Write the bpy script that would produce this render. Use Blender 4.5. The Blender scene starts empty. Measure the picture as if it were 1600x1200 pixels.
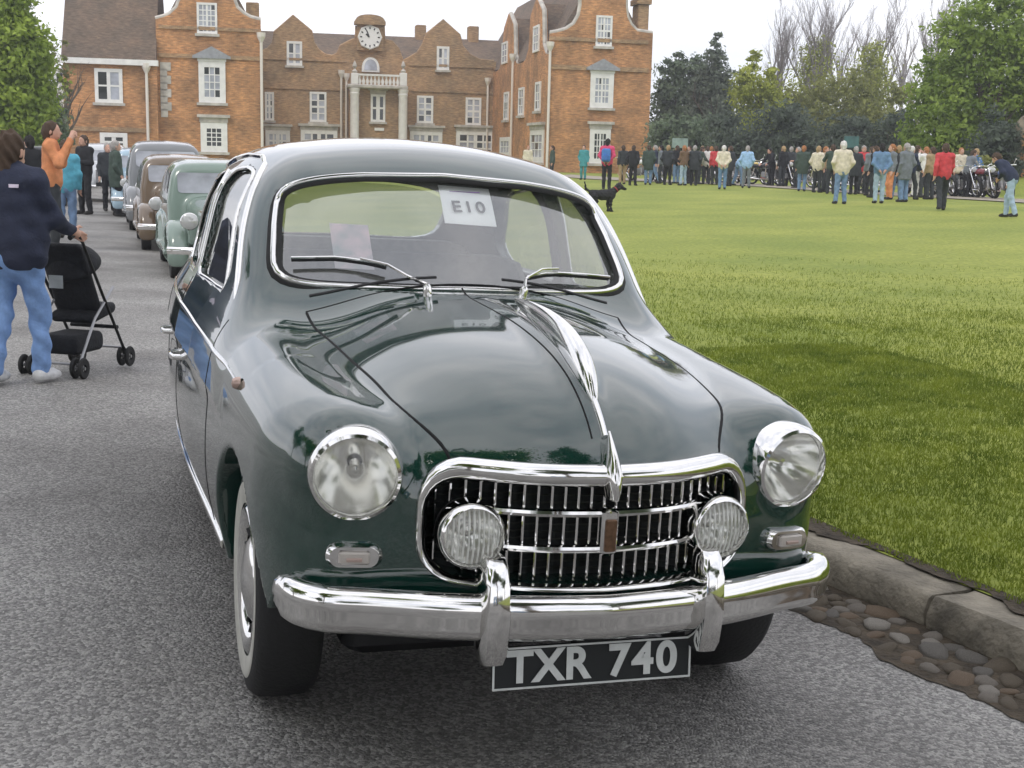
import bpy, bmesh, math, random
import numpy as np
from mathutils import Vector, Matrix
random.seed(7); np.random.seed(7)
SC = bpy.context.scene
COL = SC.collection
# ------------------------------------------------------------------ camera
F_PX, PITCH, ROLL, CAM_H = 2000.0, math.radians(10.19), 0.025, 1.504
CAR_T, CAR_YAW, CAR_TILT = (-0.022, 3.584), math.radians(17.9), 0.033
cd = bpy.data.cameras.new('camera'); cam = bpy.data.objects.new('camera', cd); COL.objects.link(cam)
cd.sensor_width = 36.0; cd.lens = F_PX/1600*36.0; cd.clip_start = 0.05; cd.clip_end = 3000
_c, _s, _cr, _sr = math.cos(PITCH), math.sin(PITCH), math.cos(ROLL), math.sin(ROLL)
_right = Vector((1,0,0)); _up = Vector((0,_s,_c)); _fw = Vector((0,_c,-_s))
_r2 = _right*_cr+_up*_sr; _u2 = -_right*_sr+_up*_cr
cam.matrix_world = Matrix(((_r2.x,_u2.x,-_fw.x,0),(_r2.y,_u2.y,-_fw.y,0),(_r2.z,_u2.z,-_fw.z,CAM_H),(0,0,0,1)))
SC.camera = cam
# ------------------------------------------------------------------ sky and sun (bright overcast)
SUN_EL, SUN_AZ = math.radians(50), math.radians(205)
w = bpy.data.worlds.new('World'); SC.world = w; w.use_nodes = True
nt = w.node_tree; nt.nodes.clear()
def wn(t): return nt.nodes.new(t)
out = wn('ShaderNodeOutputWorld'); bg = wn('ShaderNodeBackground'); bg.inputs['Strength'].default_value = 0.1
sky = wn('ShaderNodeTexSky'); sky.sky_type = 'NISHITA'; sky.sun_disc = False
sky.sun_elevation = SUN_EL; sky.sun_rotation = SUN_AZ
tc = wn('ShaderNodeTexCoord'); mp = wn('ShaderNodeMapping'); mp.inputs['Scale'].default_value = (1.0,1.0,3.2)
nz = wn('ShaderNodeTexNoise'); nz.inputs['Scale'].default_value = 2.1; nz.inputs['Detail'].default_value = 6; nz.inputs['Roughness'].default_value = .55
rp = wn('ShaderNodeValToRGB'); rp.color_ramp.elements[0].position = .34; rp.color_ramp.elements[1].position = .66
rp.color_ramp.elements[0].color = (7.6,7.9,8.8,1); rp.color_ramp.elements[1].color = (12.2,12.0,12.4,1)
mx = wn('ShaderNodeMixRGB'); mx.inputs['Fac'].default_value = .9
nt.links.new(tc.outputs['Generated'], mp.inputs['Vector']); nt.links.new(mp.outputs['Vector'], nz.inputs['Vector'])
nt.links.new(nz.outputs['Fac'], rp.inputs['Fac']); nt.links.new(sky.outputs['Color'], mx.inputs['Color1'])
nt.links.new(rp.outputs['Color'], mx.inputs['Color2']); nt.links.new(mx.outputs['Color'], bg.inputs['Color'])
nt.links.new(bg.outputs['Background'], out.inputs['Surface'])
sd = bpy.data.lights.new('sun','SUN'); sd.energy = 0.7; sd.angle = math.radians(12); sd.color = (1,.95,.87)
so = bpy.data.objects.new('sun', sd); COL.objects.link(so)
# Nishita rotation 0 = +Y, positive turns clockwise seen from above
_sv = Vector((math.sin(SUN_AZ)*math.cos(SUN_EL), math.cos(SUN_AZ)*math.cos(SUN_EL), math.sin(SUN_EL)))
so.rotation_euler = _sv.to_track_quat('Z','Y').to_euler()
SC.view_settings.view_transform = 'Standard'; SC.view_settings.look = 'None'
SC.view_settings.exposure = 0.42; SC.view_settings.gamma = 1.0; SC.view_settings.use_curve_mapping = False

# ------------------------------------------------------------------ materials
MATS = {}
def mat(name, col, rough=.6, metal=0.0, var=0.0, vscale=8.0, bump=0.0, bscale=40.0, coat=0.0, spec=.5, trans=0.0, alpha=1.0, var2=None, detail=4, ior=1.5, obj_rand=0.0):
    if name in MATS: return MATS[name]
    m = bpy.data.materials.new(name); m.use_nodes = True; MATS[name] = m
    t = m.node_tree; b = t.nodes['Principled BSDF']
    b.inputs['Base Color'].default_value = (*col,1); b.inputs['Roughness'].default_value = rough; b.inputs['Metallic'].default_value = metal
    b.inputs['Specular IOR Level'].default_value = spec; b.inputs['Coat Weight'].default_value = coat; b.inputs['Coat Roughness'].default_value = .02; b.inputs['Coat IOR'].default_value = 1.5 if coat<.95 else 1.85
    b.inputs['Transmission Weight'].default_value = trans; b.inputs['Alpha'].default_value = alpha; b.inputs['IOR'].default_value = ior
    tcn = None
    def co():
        nonlocal tcn
        if tcn is None: tcn = t.nodes.new('ShaderNodeTexCoord')
        return tcn.outputs['Object']
    last = None
    if var > 0:
        n = t.nodes.new('ShaderNodeTexNoise'); n.inputs['Scale'].default_value = vscale; n.inputs['Detail'].default_value = detail
        t.links.new(co(), n.inputs['Vector'])
        r = t.nodes.new('ShaderNodeValToRGB'); r.color_ramp.elements[0].position = .3; r.color_ramp.elements[1].position = .7
        lo = tuple(max(0,c*(1-var)) for c in col); hi = tuple(min(1,c*(1+var)) for c in col) if var2 is None else var2
        r.color_ramp.elements[0].color = (*lo,1); r.color_ramp.elements[1].color = (*hi,1)
        t.links.new(n.outputs['Fac'], r.inputs['Fac']); last = r.outputs['Color']
    if obj_rand > 0:
        oi = t.nodes.new('ShaderNodeObjectInfo'); mr = t.nodes.new('ShaderNodeMapRange')
        mr.inputs['To Min'].default_value = 1-obj_rand; mr.inputs['To Max'].default_value = 1+obj_rand
        t.links.new(oi.outputs['Random'], mr.inputs['Value'])
        mm = t.nodes.new('ShaderNodeVectorMath'); mm.operation = 'SCALE'
        if last: t.links.new(last, mm.inputs[0])
        else: mm.inputs[0].default_value = col
        t.links.new(mr.outputs['Result'], mm.inputs['Scale']); last = mm.outputs['Vector']
    if last: t.links.new(last, b.inputs['Base Color'])
    if bump > 0:
        n = t.nodes.new('ShaderNodeTexNoise'); n.inputs['Scale'].default_value = bscale; n.inputs['Detail'].default_value = 3
        t.links.new(co(), n.inputs['Vector']); bp = t.nodes.new('ShaderNodeBump'); bp.inputs['Strength'].default_value = bump; bp.inputs['Distance'].default_value = .02
        t.links.new(n.outputs['Fac'], bp.inputs['Height']); t.links.new(bp.outputs['Normal'], b.inputs['Normal'])
    return m
# ------------------------------------------------------------------ mesh helpers
def tag(o, label=None, cat=None, group=None, kind=None):
    if label: o['label'] = label
    if cat: o['category'] = cat
    if group: o['group'] = group
    if kind: o['kind'] = kind
    return o
def empty(name, loc=(0,0,0), rz=0.0, label=None, cat=None, group=None):
    o = bpy.data.objects.new(name, None); COL.objects.link(o); o.location = loc; o.rotation_euler = (0,0,rz)
    o.empty_display_size = .2
    return tag(o, label, cat, group)
def mesh_np(name, V, Fq, smooth=False):
    V = np.asarray(V, np.float32).reshape(-1,3); Fq = np.asarray(Fq, np.int32)
    me = bpy.data.meshes.new(name); n = Fq.shape[1]
    me.vertices.add(len(V)); me.vertices.foreach_set('co', V.ravel())
    me.loops.add(Fq.size); me.loops.foreach_set('vertex_index', Fq.ravel())
    me.polygons.add(len(Fq)); me.polygons.foreach_set('loop_start', np.arange(0,Fq.size,n,dtype=np.int32))
    if smooth: me.polygons.foreach_set('use_smooth', np.ones(len(Fq),bool))
    me.update(); me.validate()
    return me
def link(name, me, m=None, parent=None):
    o = bpy.data.objects.new(name, me); COL.objects.link(o)
    if m is not None:
        ms = m if isinstance(m,(list,tuple)) else [m]
        for x in ms: me.materials.append(x)
    if parent: o.parent = parent
    return o
class MB:
    def __init__(s): s.v=[]; s.f=[]; s.mi=[]; s.cur=0
    def add(s, V, Fs):
        b=len(s.v); s.v += [tuple(map(float,p)) for p in V]
        for f in Fs: s.f.append(tuple(b+i for i in f)); s.mi.append(s.cur)
        return s
    def box(s, x0,x1,y0,y1,z0,z1):
        return s.add([(x0,y0,z0),(x1,y0,z0),(x1,y1,z0),(x0,y1,z0),(x0,y0,z1),(x1,y0,z1),(x1,y1,z1),(x0,y1,z1)],
          [(0,3,2,1),(4,5,6,7),(0,1,5,4),(1,2,6,5),(2,3,7,6),(3,0,4,7)])
    def bbox(s, x0,x1,y0,y1,z0,z1,b=.01):
        # box with bevelled vertical and horizontal edges (stacked octagonal rings)
        def ring(z,i):
            x0_,x1_,y0_,y1_ = x0+i,x1-i,y0+i,y1-i
            return [(x0_+b,y0_,z),(x1_-b,y0_,z),(x1_,y0_+b,z),(x1_,y1_-b,z),(x1_-b,y1_,z),(x0_+b,y1_,z),(x0_,y1_-b,z),(x0_,y0_+b,z)]
        return s.loft([ring(z0,b),ring(z0+b,0),ring(z1-b,0),ring(z1,b)],True,True)
    def loft(s, rings, closed=True, caps=False):
        n=len(rings[0]); V=[p for r in rings for p in r]; Fs=[]
        for i in range(len(rings)-1):
            for j in range(n if closed else n-1):
                k=(j+1)%n; Fs.append((i*n+j,i*n+k,(i+1)*n+k,(i+1)*n+j))
        if caps: Fs.append(tuple(range(n-1,-1,-1))); Fs.append(tuple((len(rings)-1)*n+j for j in range(n)))
        return s.add(V,Fs)
    def tube(s, P, r, n=8, closed=False, caps=True, flat=1.0, up=(0,0,1)):
        P=[Vector(p) for p in P]; rr = r if isinstance(r,(list,tuple)) else [r]*len(P); rings=[]
        L=len(P)
        for i,p in enumerate(P):
            a = P[i-1] if (i>0 or closed) else P[i]; b = P[(i+1)%L] if (i<L-1 or closed) else P[i]
            d=(b-a); d = d.normalized() if d.length>1e-9 else Vector((0,0,1))
            u=Vector(up); u = u-d*u.dot(d)
            if u.length<1e-3: u=Vector((1,0,0))-d*d.x
            if u.length<1e-3: u=Vector((0,1,0))-d*d.y
            u.normalize(); v=d.cross(u)
            rings.append([p+u*(math.cos(2*math.pi*k/n)*rr[i])+v*(math.sin(2*math.pi*k/n)*rr[i]*flat) for k in range(n)])
        if closed: rings.append(rings[0]); return s.loft(rings,True,False)
        return s.loft(rings,True,caps)
    def lathe(s, prof, n=24, axis='Z', o=(0,0,0), caps=False):
        rings=[]
        for (r,h) in prof:
            ring=[]
            for k in range(n):
                a=2*math.pi*k/n; c,sn=r*math.cos(a),r*math.sin(a)
                p=(c,sn,h) if axis=='Z' else ((h,c,sn) if axis=='X' else (sn,h,c))
                ring.append((p[0]+o[0],p[1]+o[1],p[2]+o[2]))
            rings.append(ring)
        return s.loft(rings,True,caps)
    def prism(s, poly, d0, d1, ax='Y'):
        # polygon in (a,b) extruded along ax : Y -> (a,d,b) ; X -> (d,a,b) ; Z -> (a,b,d)
        def p3(a,b,d): return (a,d,b) if ax=='Y' else ((d,a,b) if ax=='X' else (a,b,d))
        n=len(poly); V=[p3(a,b,d0) for a,b in poly]+[p3(a,b,d1) for a,b in poly]
        Fs=[tuple(range(n)),tuple(range(2*n-1,n-1,-1))]+[(i,n+i,n+(i+1)%n,(i+1)%n) for i in range(n)]
        return s.add(V,Fs)
    def build(s, name, m, parent=None, smooth=False, loc=None, fix=True):
        me=bpy.data.meshes.new(name); me.from_pydata(s.v,[],s.f); 
        if fix:
            bm=bmesh.new(); bm.from_mesh(me); bmesh.ops.recalc_face_normals(bm, faces=bm.faces); bm.to_mesh(me); bm.free()
        if smooth: 
            me.polygons.foreach_set('use_smooth', np.ones(len(me.polygons),bool))
            if smooth!='all' : me.set_sharp_from_angle(angle=math.radians(40))
        me.update()
        o=link(name,me,m,parent)
        if isinstance(m,(list,tuple)): me.polygons.foreach_set('material_index', np.array(s.mi,np.int32))
        if loc is not None: o.location=loc
        return o
def copy_tree(o, parent=None):
    c=o.copy(); COL.objects.link(c)
    if parent is not None: c.parent=parent
    for ch in o.children: copy_tree(ch,c)
    return c
def box_obj(name,m,parent,*a): return MB().box(*a).build(name,m,parent)
def text_mesh(body, size, extrude, bold=0.0, sx=1.0, shear=0.0, space=1.0):
    cu=bpy.data.curves.new('t','FONT'); cu.body=body; cu.size=size; cu.extrude=extrude; cu.align_x='CENTER'; cu.align_y='CENTER'; cu.offset=bold; cu.shear=shear; cu.space_character=space
    o=bpy.data.objects.new('t',cu); COL.objects.link(o); bpy.context.view_layer.update()
    me=bpy.data.meshes.new_from_object(o.evaluated_get(bpy.context.evaluated_depsgraph_get())); 
    bpy.data.objects.remove(o); bpy.data.curves.remove(cu)
    if sx!=1.0:
        for v in me.vertices: v.co.x*=sx
    return me
# ------------------------------------------------------------------ photo rays, ground heights
CR_, SR_ = math.cos(CAR_YAW), math.sin(CAR_YAW)
def ray(px,py):
    a,b=px-800.0,py-600.0; u=a*_cr+b*_sr; v=-a*_sr+b*_cr
    return np.array([u/F_PX,_c-(v/F_PX)*_s,-_s-(v/F_PX)*_c])
def to_local(x,y):          # road frame: lx across (towards lawn), ly along the drive
    dx,dy=np.asarray(x)-CAR_T[0],np.asarray(y)-CAR_T[1]
    return dx*CR_+dy*SR_, -dx*SR_+dy*CR_
def to_world(lx,ly): 
    lx=np.asarray(lx,float); ly=np.asarray(ly,float)
    return CAR_T[0]+lx*CR_-ly*SR_, CAR_T[1]+lx*SR_+ly*CR_
def kerb_x(ly):
    ly=np.asarray(ly,float)
    return np.interp(ly,[-8,-3,-.6,.2,.8,1.6,3,6,20,60],[2.3,1.95,1.69,1.53,1.41,1.30,1.22,1.2,1.5,2.5])
def road_z(lx,ly):
    return -.033*np.clip(lx,-2.0,1.75)-.0075*np.clip(np.asarray(ly)-2.0,0,60)
def lawn_z(lx,ly):
    k=kerb_x(ly); d=np.maximum(np.asarray(lx)-k,0)
    e=road_z(k,ly)+.125
    t=np.clip(d/22.0,0,1); t=t*t*(3-2*t)
    return e*(1-t)+t*.42+.0016*np.clip(d-22,0,40)
def ground_z(x,y):
    lx,ly=to_local(x,y)
    return np.where(lx<kerb_x(ly), road_z(lx,ly), lawn_z(lx,ly))
def on_ground(px,py):
    d=ray(px,py); z=0.0
    for _ in range(12):
        t=(z-CAM_H)/d[2]; x,y=t*d[0],t*d[1]; z=float(ground_z(x,y))*.7+z*.3
    return x,y,float(ground_z(x,y))
def at_depth(px,py,Y):
    d=ray(px,py); t=Y/d[1]; return t*d[0],Y,CAM_H+t*d[2]
# ------------------------------------------------------------------ implicit surfaces
def spl(xs,ys,n=700):
    xs=np.array(xs,float); ys=np.array(ys,float); N=len(xs); h=np.diff(xs); A=np.zeros((N,N)); r=np.zeros(N); A[0,0]=A[-1,-1]=1
    for i in range(1,N-1):
        A[i,i-1]=h[i-1]; A[i,i]=2*(h[i-1]+h[i]); A[i,i+1]=h[i]; r[i]=3*((ys[i+1]-ys[i])/h[i]-(ys[i]-ys[i-1])/h[i-1])
    c=np.linalg.solve(A,r); b=np.diff(ys)/h-h*(2*c[:-1]+c[1:])/3; d=np.diff(c)/(3*h)
    lo=xs[0]-.6; hi=xs[-1]+.6; X=np.linspace(lo,hi,n); i=np.clip(np.searchsorted(xs,X)-1,0,N-2); t=X-xs[i]
    Y=ys[i]+b[i]*t+c[i]*t*t+d[i]*t**3
    s0=b[0]; s1=b[-1]+2*c[-2]*h[-1]+3*d[-1]*h[-1]**2
    Y=np.where(X<xs[0],ys[0]+s0*(X-xs[0]),Y); Y=np.where(X>xs[-1],ys[-1]+s1*(X-xs[-1]),Y)
    return lambda q: np.interp(q,X,Y)
def smax(a,b,k):
    h=np.maximum(k-np.abs(a-b),0)/k; return np.maximum(a,b)+h*h*k*.25
def smin(a,b,k): return -smax(-a,-b,k)
def grad(fn,P,e=.003):
    G=np.empty_like(P)
    for i in range(3):
        d=np.zeros(3); d[i]=e; A=P+d; B=P-d
        G[:,i]=(fn(A[:,0],A[:,1],A[:,2])-fn(B[:,0],B[:,1],B[:,2]))/(2*e)
    return G
def surface_nets(F,xs,ys,zs):
    S=F<0; nx,ny,nzz=F.shape
    cnt=np.zeros((nx-1,ny-1,nzz-1),np.int8)
    off=[(i,j,k) for i in (0,1) for j in (0,1) for k in (0,1)]
    for (i,j,k) in off: cnt+=S[i:nx-1+i,j:ny-1+j,k:nzz-1+k]
    act=np.argwhere((cnt>0)&(cnt<8)); N=len(act)
    idx=-np.ones((nx-1,ny-1,nzz-1),np.int32); idx[act[:,0],act[:,1],act[:,2]]=np.arange(N)
    val=np.stack([F[act[:,0]+i,act[:,1]+j,act[:,2]+k] for (i,j,k) in off],1)
    o=np.array(off,float); acc=np.zeros((N,3)); c=np.zeros(N)
    for a in range(8):
        for b in range(a+1,8):
            if np.abs(o[a]-o[b]).sum()!=1: continue
            va,vb=val[:,a],val[:,b]; m=(va<0)!=(vb<0); t=np.where(m,va/np.where(m,va-vb,1),0)
            acc+=np.where(m[:,None],o[a]+(o[b]-o[a])*t[:,None],0); c+=m
    p=acc/c[:,None]; V=np.stack([xs[act[:,0]]+p[:,0]*(xs[1]-xs[0]),ys[act[:,1]]+p[:,1]*(ys[1]-ys[0]),zs[act[:,2]]+p[:,2]*(zs[1]-zs[0])],1)
    Q=[]
    for ax in range(3):
        sl0=[slice(None)]*3; sl1=[slice(None)]*3; sl0[ax]=slice(0,-1); sl1[ax]=slice(1,None)
        ch=S[tuple(sl0)]!=S[tuple(sl1)]; e=np.argwhere(ch)
        o1,o2=[(1,2),(2,0),(0,1)][ax]
        e=e[(e[:,o1]>0)&(e[:,o2]>0)&(e[:,o1]<F.shape[o1]-1)&(e[:,o2]<F.shape[o2]-1)]
        def g(d1,d2):
            q=e.copy(); q[:,o1]-=d1; q[:,o2]-=d2; return idx[q[:,0],q[:,1],q[:,2]]
        q=np.stack([g(1,1),g(0,1),g(0,0),g(1,0)],1); ins=S[e[:,0],e[:,1],e[:,2]]
        q=np.where(ins[:,None],q,q[:,::-1]); Q.append(q)
    Q=np.concatenate(Q); return V,Q[(Q>=0).all(1)]
def sdf_mesh(fn,b0,b1,h,iters=3,sym=False,eps=.003):
    ax=[np.arange(b0[i],b1[i]+h,h) for i in range(3)]
    if sym:
        xs=np.arange(0,b1[0]+h,h); F=np.broadcast_to(fn(xs[:,None,None],ax[1][None,:,None],ax[2][None,None,:]),(len(xs),len(ax[1]),len(ax[2]))).astype(np.float32)
        F=np.concatenate([F[:0:-1],F]); ax[0]=np.concatenate([-xs[:0:-1],xs])
    else:
        F=np.broadcast_to(fn(ax[0][:,None,None],ax[1][None,:,None],ax[2][None,None,:]),tuple(len(a) for a in ax)).astype(np.float32)
    V,Q=surface_nets(F,*ax)
    for _ in range(iters):
        d=fn(V[:,0],V[:,1],V[:,2]); G=grad(fn,V,eps); g2=(G*G).sum(1)+1e-6
        st=G*(d/g2)[:,None]; L=np.linalg.norm(st,axis=1); st*=np.minimum(1,h*.7/np.maximum(L,1e-9))[:,None]; V=V-st
    G=grad(fn,V,eps); Nn=G/np.maximum(np.linalg.norm(G,axis=1),1e-9)[:,None]
    return V,Q,Nn
def sdf_obj(name,V,Q,N,m,parent=None,normals=True):
    used=np.unique(Q); re=-np.ones(len(V),np.int32); re[used]=np.arange(len(used))
    me=mesh_np(name,V[used],re[Q],True)
    o=link(name,me,m,parent)
    if normals: me.normals_split_custom_set_from_vertices([tuple(x) for x in N[used]])
    return o
# ------------------------------------------------------------------ ground surfaces
def asphalt_mat():
    m=bpy.data.materials.new('asphalt'); m.use_nodes=True; t=m.node_tree; b=t.nodes['Principled BSDF']
    tc=t.nodes.new('ShaderNodeTexCoord')
    v=t.nodes.new('ShaderNodeTexVoronoi'); v.inputs['Scale'].default_value=100; t.links.new(tc.outputs['Object'],v.inputs['Vector'])
    n=t.nodes.new('ShaderNodeTexNoise'); n.inputs['Scale'].default_value=180; n.inputs['Detail'].default_value=4; t.links.new(tc.outputs['Object'],n.inputs['Vector'])
    n2=t.nodes.new('ShaderNodeTexNoise'); n2.inputs['Scale'].default_value=.9; n2.inputs['Detail'].default_value=7; t.links.new(tc.outputs['Object'],n2.inputs['Vector'])
    r=t.nodes.new('ShaderNodeValToRGB'); e=r.color_ramp.elements
    e[0].position=.0; e[0].color=(.060,.058,.056,1); e[1].position=1; e[1].color=(.50,.49,.465,1)
    q=e.new(.45); q.color=(.185,.181,.174,1)
    sep=t.nodes.new('ShaderNodeSeparateColor'); t.links.new(v.outputs['Color'],sep.inputs['Color'])
    mx=t.nodes.new('ShaderNodeMath'); mx.operation='MULTIPLY_ADD'; mx.inputs[1].default_value=.55; mx.inputs[2].default_value=.0
    t.links.new(sep.outputs['Red'],mx.inputs[0])
    m2=t.nodes.new('ShaderNodeMath'); m2.operation='MULTIPLY_ADD'; m2.inputs[1].default_value=.75; m2.inputs[2].default_value=-.12
    t.links.new(n.outputs['Fac'],m2.inputs[0])
    ad=t.nodes.new('ShaderNodeMath'); ad.operation='ADD'; t.links.new(mx.outputs[0],ad.inputs[0]); t.links.new(m2.outputs[0],ad.inputs[1])
    t.links.new(ad.outputs[0],r.inputs['Fac'])
    r2=t.nodes.new('ShaderNodeValToRGB'); r2.color_ramp.elements[0].color=(.64,.62,.60,1); r2.color_ramp.elements[1].color=(1.28,1.27,1.25,1); r2.color_ramp.elements[0].position=.3; r2.color_ramp.elements[1].position=.7
    t.links.new(n2.outputs['Fac'],r2.inputs['Fac'])
    mm=t.nodes.new('ShaderNodeMixRGB'); mm.blend_type='MULTIPLY'; mm.inputs['Fac'].default_value=1
    t.links.new(r.outputs['Color'],mm.inputs['Color1']); t.links.new(r2.outputs['Color'],mm.inputs['Color2']); t.links.new(mm.outputs['Color'],b.inputs['Base Color'])
    b.inputs['Roughness'].default_value=.62
    bp=t.nodes.new('ShaderNodeBump'); bp.inputs['Strength'].default_value=.9; bp.inputs['Distance'].default_value=.006
    a2=t.nodes.new('ShaderNodeMath'); a2.operation='SUBTRACT'; t.links.new(n.outputs['Fac'],a2.inputs[0]); t.links.new(v.outputs['Distance'],a2.inputs[1])
    t.links.new(a2.outputs[0],bp.inputs['Height']); t.links.new(bp.outputs['Normal'],b.inputs['Normal'])
    return m
def lawn_mat():
    m=bpy.data.materials.new('lawn'); m.use_nodes=True; t=m.node_tree; b=t.nodes['Principled BSDF']
    tc=t.nodes.new('ShaderNodeTexCoord')
    def N(s,d): 
        n=t.nodes.new('ShaderNodeTexNoise'); n.inputs['Scale'].default_value=s; n.inputs['Detail'].default_value=d; t.links.new(tc.outputs['Object'],n.inputs['Vector']); return n
    a=N(.35,5); c=N(16,6)
    r=t.nodes.new('ShaderNodeValToRGB'); e=r.color_ramp.elements; e[0].position=.3; e[1].position=.72
    e[0].color=(.175,.220,.034,1); e[1].color=(.325,.362,.080,1)
    t.links.new(c.outputs['Fac'],r.inputs['Fac'])
    r2=t.nodes.new('ShaderNodeValToRGB'); r2.color_ramp.elements[0].color=(.78,.84,.72,1); r2.color_ramp.elements[1].color=(1.2,1.12,1.1,1); r2.color_ramp.elements[0].position=.32; r2.color_ramp.elements[1].position=.68
    t.links.new(a.outputs['Fac'],r2.inputs['Fac'])
    mm=t.nodes.new('ShaderNodeMixRGB'); mm.blend_type='MULTIPLY'; mm.inputs['Fac'].default_value=1
    t.links.new(r.outputs['Color'],mm.inputs['Color1']); t.links.new(r2.outputs['Color'],mm.inputs['Color2']); t.links.new(mm.outputs['Color'],b.inputs['Base Color'])
    b.inputs['Roughness'].default_value=.8; b.inputs['Specular IOR Level'].default_value=.25
    bp=t.nodes.new('ShaderNodeBump'); bp.inputs['Strength'].default_value=.8; bp.inputs['Distance'].default_value=.03
    t.links.new(c.outputs['Fac'],bp.inputs['Height']); t.links.new(bp.outputs['Normal'],b.inputs['Normal'])
    return m
M_ASPH=asphalt_mat(); M_LAWN=lawn_mat()
def sheet(name,us,vs,fn,m):
    U,Vv=np.meshgrid(us,vs,indexing='ij'); P=fn(U,Vv); nu,nv=U.shape
    i=np.arange(nu*nv).reshape(nu,nv); Q=np.stack([i[:-1,:-1],i[1:,:-1],i[1:,1:],i[:-1,1:]],-1).reshape(-1,4)
    o=link(name,mesh_np(name,np.stack(P,-1).reshape(-1,3),Q,True),m); return tag(o,kind='structure')
LYS=np.concatenate([np.arange(-45,-4,4.0),np.arange(-4,8,.25),np.arange(8,30,1.0),np.arange(30,140,5.0)])
def f_road(u,ly):   # u in [0,1] -> from kerb to far left
    k=kerb_x(ly)+.10; lx=np.where(u<.5,k-(u/.5)*(k+2.2),-2.2-(u-.5)/.5*58); x,y=to_world(lx,ly); return x,y,road_z(np.minimum(lx,k-.1),ly)
sheet('road',np.linspace(0,1,17),LYS,f_road,M_ASPH)
def f_lawn(u,ly):
    k=kerb_x(ly)+.186; lx=k+u*90; x,y=to_world(lx,ly); return x,y,lawn_z(lx,ly)+.0
sheet('lawn',np.concatenate([np.linspace(0,.06,25),np.linspace(.07,1,80)]),LYS,f_lawn,M_LAWN)
gp=MB().add([(-900,-900,-1.4),(900,-900,-1.4),(900,1500,-1.4),(-900,1500,-1.4)],[(0,1,2,3)]).build('ground',mat('meadow',(.07,.10,.03),.9,var=.4,vscale=.2)); tag(gp,kind='structure')
# ---- kerb of single stones, cobbled gutter
M_KERB=mat('kerb_stone',(.215,.192,.150),.9,var=.5,vscale=7,bump=.6,bscale=45)
M_SOIL=mat('soil',(.060,.046,.030),.95,var=.5,vscale=14,bump=.8,bscale=50)
kerb=empty('kerb',(0,0,0)); tag(kerb,kind='structure')
def kpt(lx,ly,dz): 
    x,y=to_world(lx,ly); return (float(x),float(y),float(road_z(kerb_x(ly),ly))+dz)
ly=-7.0; rng=random.Random(3)
while ly<62:
    L=rng.uniform(.75,1.0) if ly<9 else 2.6; a,b=ly+.012,ly+L-.012; dz=rng.uniform(-.006,.006); dx=rng.uniform(-.008,.008); mb=MB(); rings=[]
    for q in np.linspace(a,b,4):
        k=float(kerb_x(q))+dx+rng.uniform(-.005,.005); j=lambda: rng.uniform(-.005,.005)
        e=.012 if q in (a,b) else 0
        rings.append([kpt(k+e,q,-.08),kpt(k-.012+e,q,.05),kpt(k+.004+e,q,.098+dz+j()),kpt(k+.03,q,.122+dz+j()-e*.5),kpt(k+.155,q,.126+dz+j()-e*.5),kpt(k+.188,q,.123+dz),kpt(k+.19,q,-.08)])
    mb.loft(rings,True,True).build('kerb_stone',M_KERB,kerb,smooth=True); ly+=L
def strip(name,off0,off1,z,m,l0=-7,l1=9,zf=None):
    vs=np.arange(l0,l1,.035); n=len(vs); mb=MB(); V=[]; rg=random.Random(5)
    for q in vs:
        k=float(kerb_x(q)); w0,w1=.03*math.sin(q*5.1)+.02*math.sin(q*13+1)+rg.uniform(-.016,.016),0
        for t in (0,.35,.7,1):
            o=off0+w0+(off1+w1-off0-w0)*t; x,y=to_world(k+o,q); V.append((float(x),float(y),float((zf or road_z)(np.minimum(k+o,k) if zf is None else k+o,q))+z))
    mb.add(V,[(i*4+j,i*4+j+1,(i+1)*4+j+1,(i+1)*4+j) for i in range(n-1) for j in range(3)])
    return tag(mb.build(name,m,smooth=True),kind='structure')
strip('gutter',-.33,.03,.004,M_SOIL)
strip('shaded_soil_edge',.165,.25,.004,M_SOIL,zf=lawn_z)  # dark soil base under the blades, also painting the shadow along the lawn edge
gut=bpy.data.objects['gutter']
M_COB=[mat('cobble_%d'%i,c,.8,var=.35,vscale=20,bump=.5,bscale=70) for i,c in enumerate([(.12,.11,.095),(.17,.15,.125),(.10,.08,.055),(.23,.21,.18),(.14,.10,.065)])]
cobs=[]
for i in range(5):
    bm=bmesh.new(); bmesh.ops.create_icosphere(bm,subdivisions=2,radius=1)
    rg=random.Random(20+i); ph=[rg.uniform(0,6) for _ in range(6)]
    for v in bm.verts:
        c=v.co; k=1+.12*math.sin(3*c.x+ph[0])+.10*math.sin(4*c.y+ph[1])+.06*math.sin(5*c.z+ph[2]); v.co=c*k
    me=bpy.data.meshes.new('cobble'); bm.to_mesh(me); bm.free(); me.polygons.foreach_set('use_smooth',np.ones(len(me.polygons),bool)); me.materials.append(M_COB[i]); cobs.append(me)
rg=random.Random(11); placed=[]; tries=0
while len(placed)<235 and tries<6000:
    tries+=1
    q=rg.uniform(-2.4,3.2); k=float(kerb_x(q)); o=rg.uniform(-.30,-.045); r=rg.uniform(.026,.052); lx=k+o
    if any((lx-a)**2+(q-b)**2<((r+c)*.92)**2 for a,b,c in placed): continue
    placed.append((lx,q,r)); x,y=to_world(lx,q); o2=bpy.data.objects.new('cobble',rg.choice(cobs)); COL.objects.link(o2); o2.parent=gut
    o2.location=(float(x),float(y),float(road_z(lx,q))+r*.02); o2.scale=(r*1.25,r*.95,r*.52); o2.rotation_euler=(rg.uniform(-.2,.2),rg.uniform(-.2,.2),rg.uniform(0,6.3))
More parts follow.
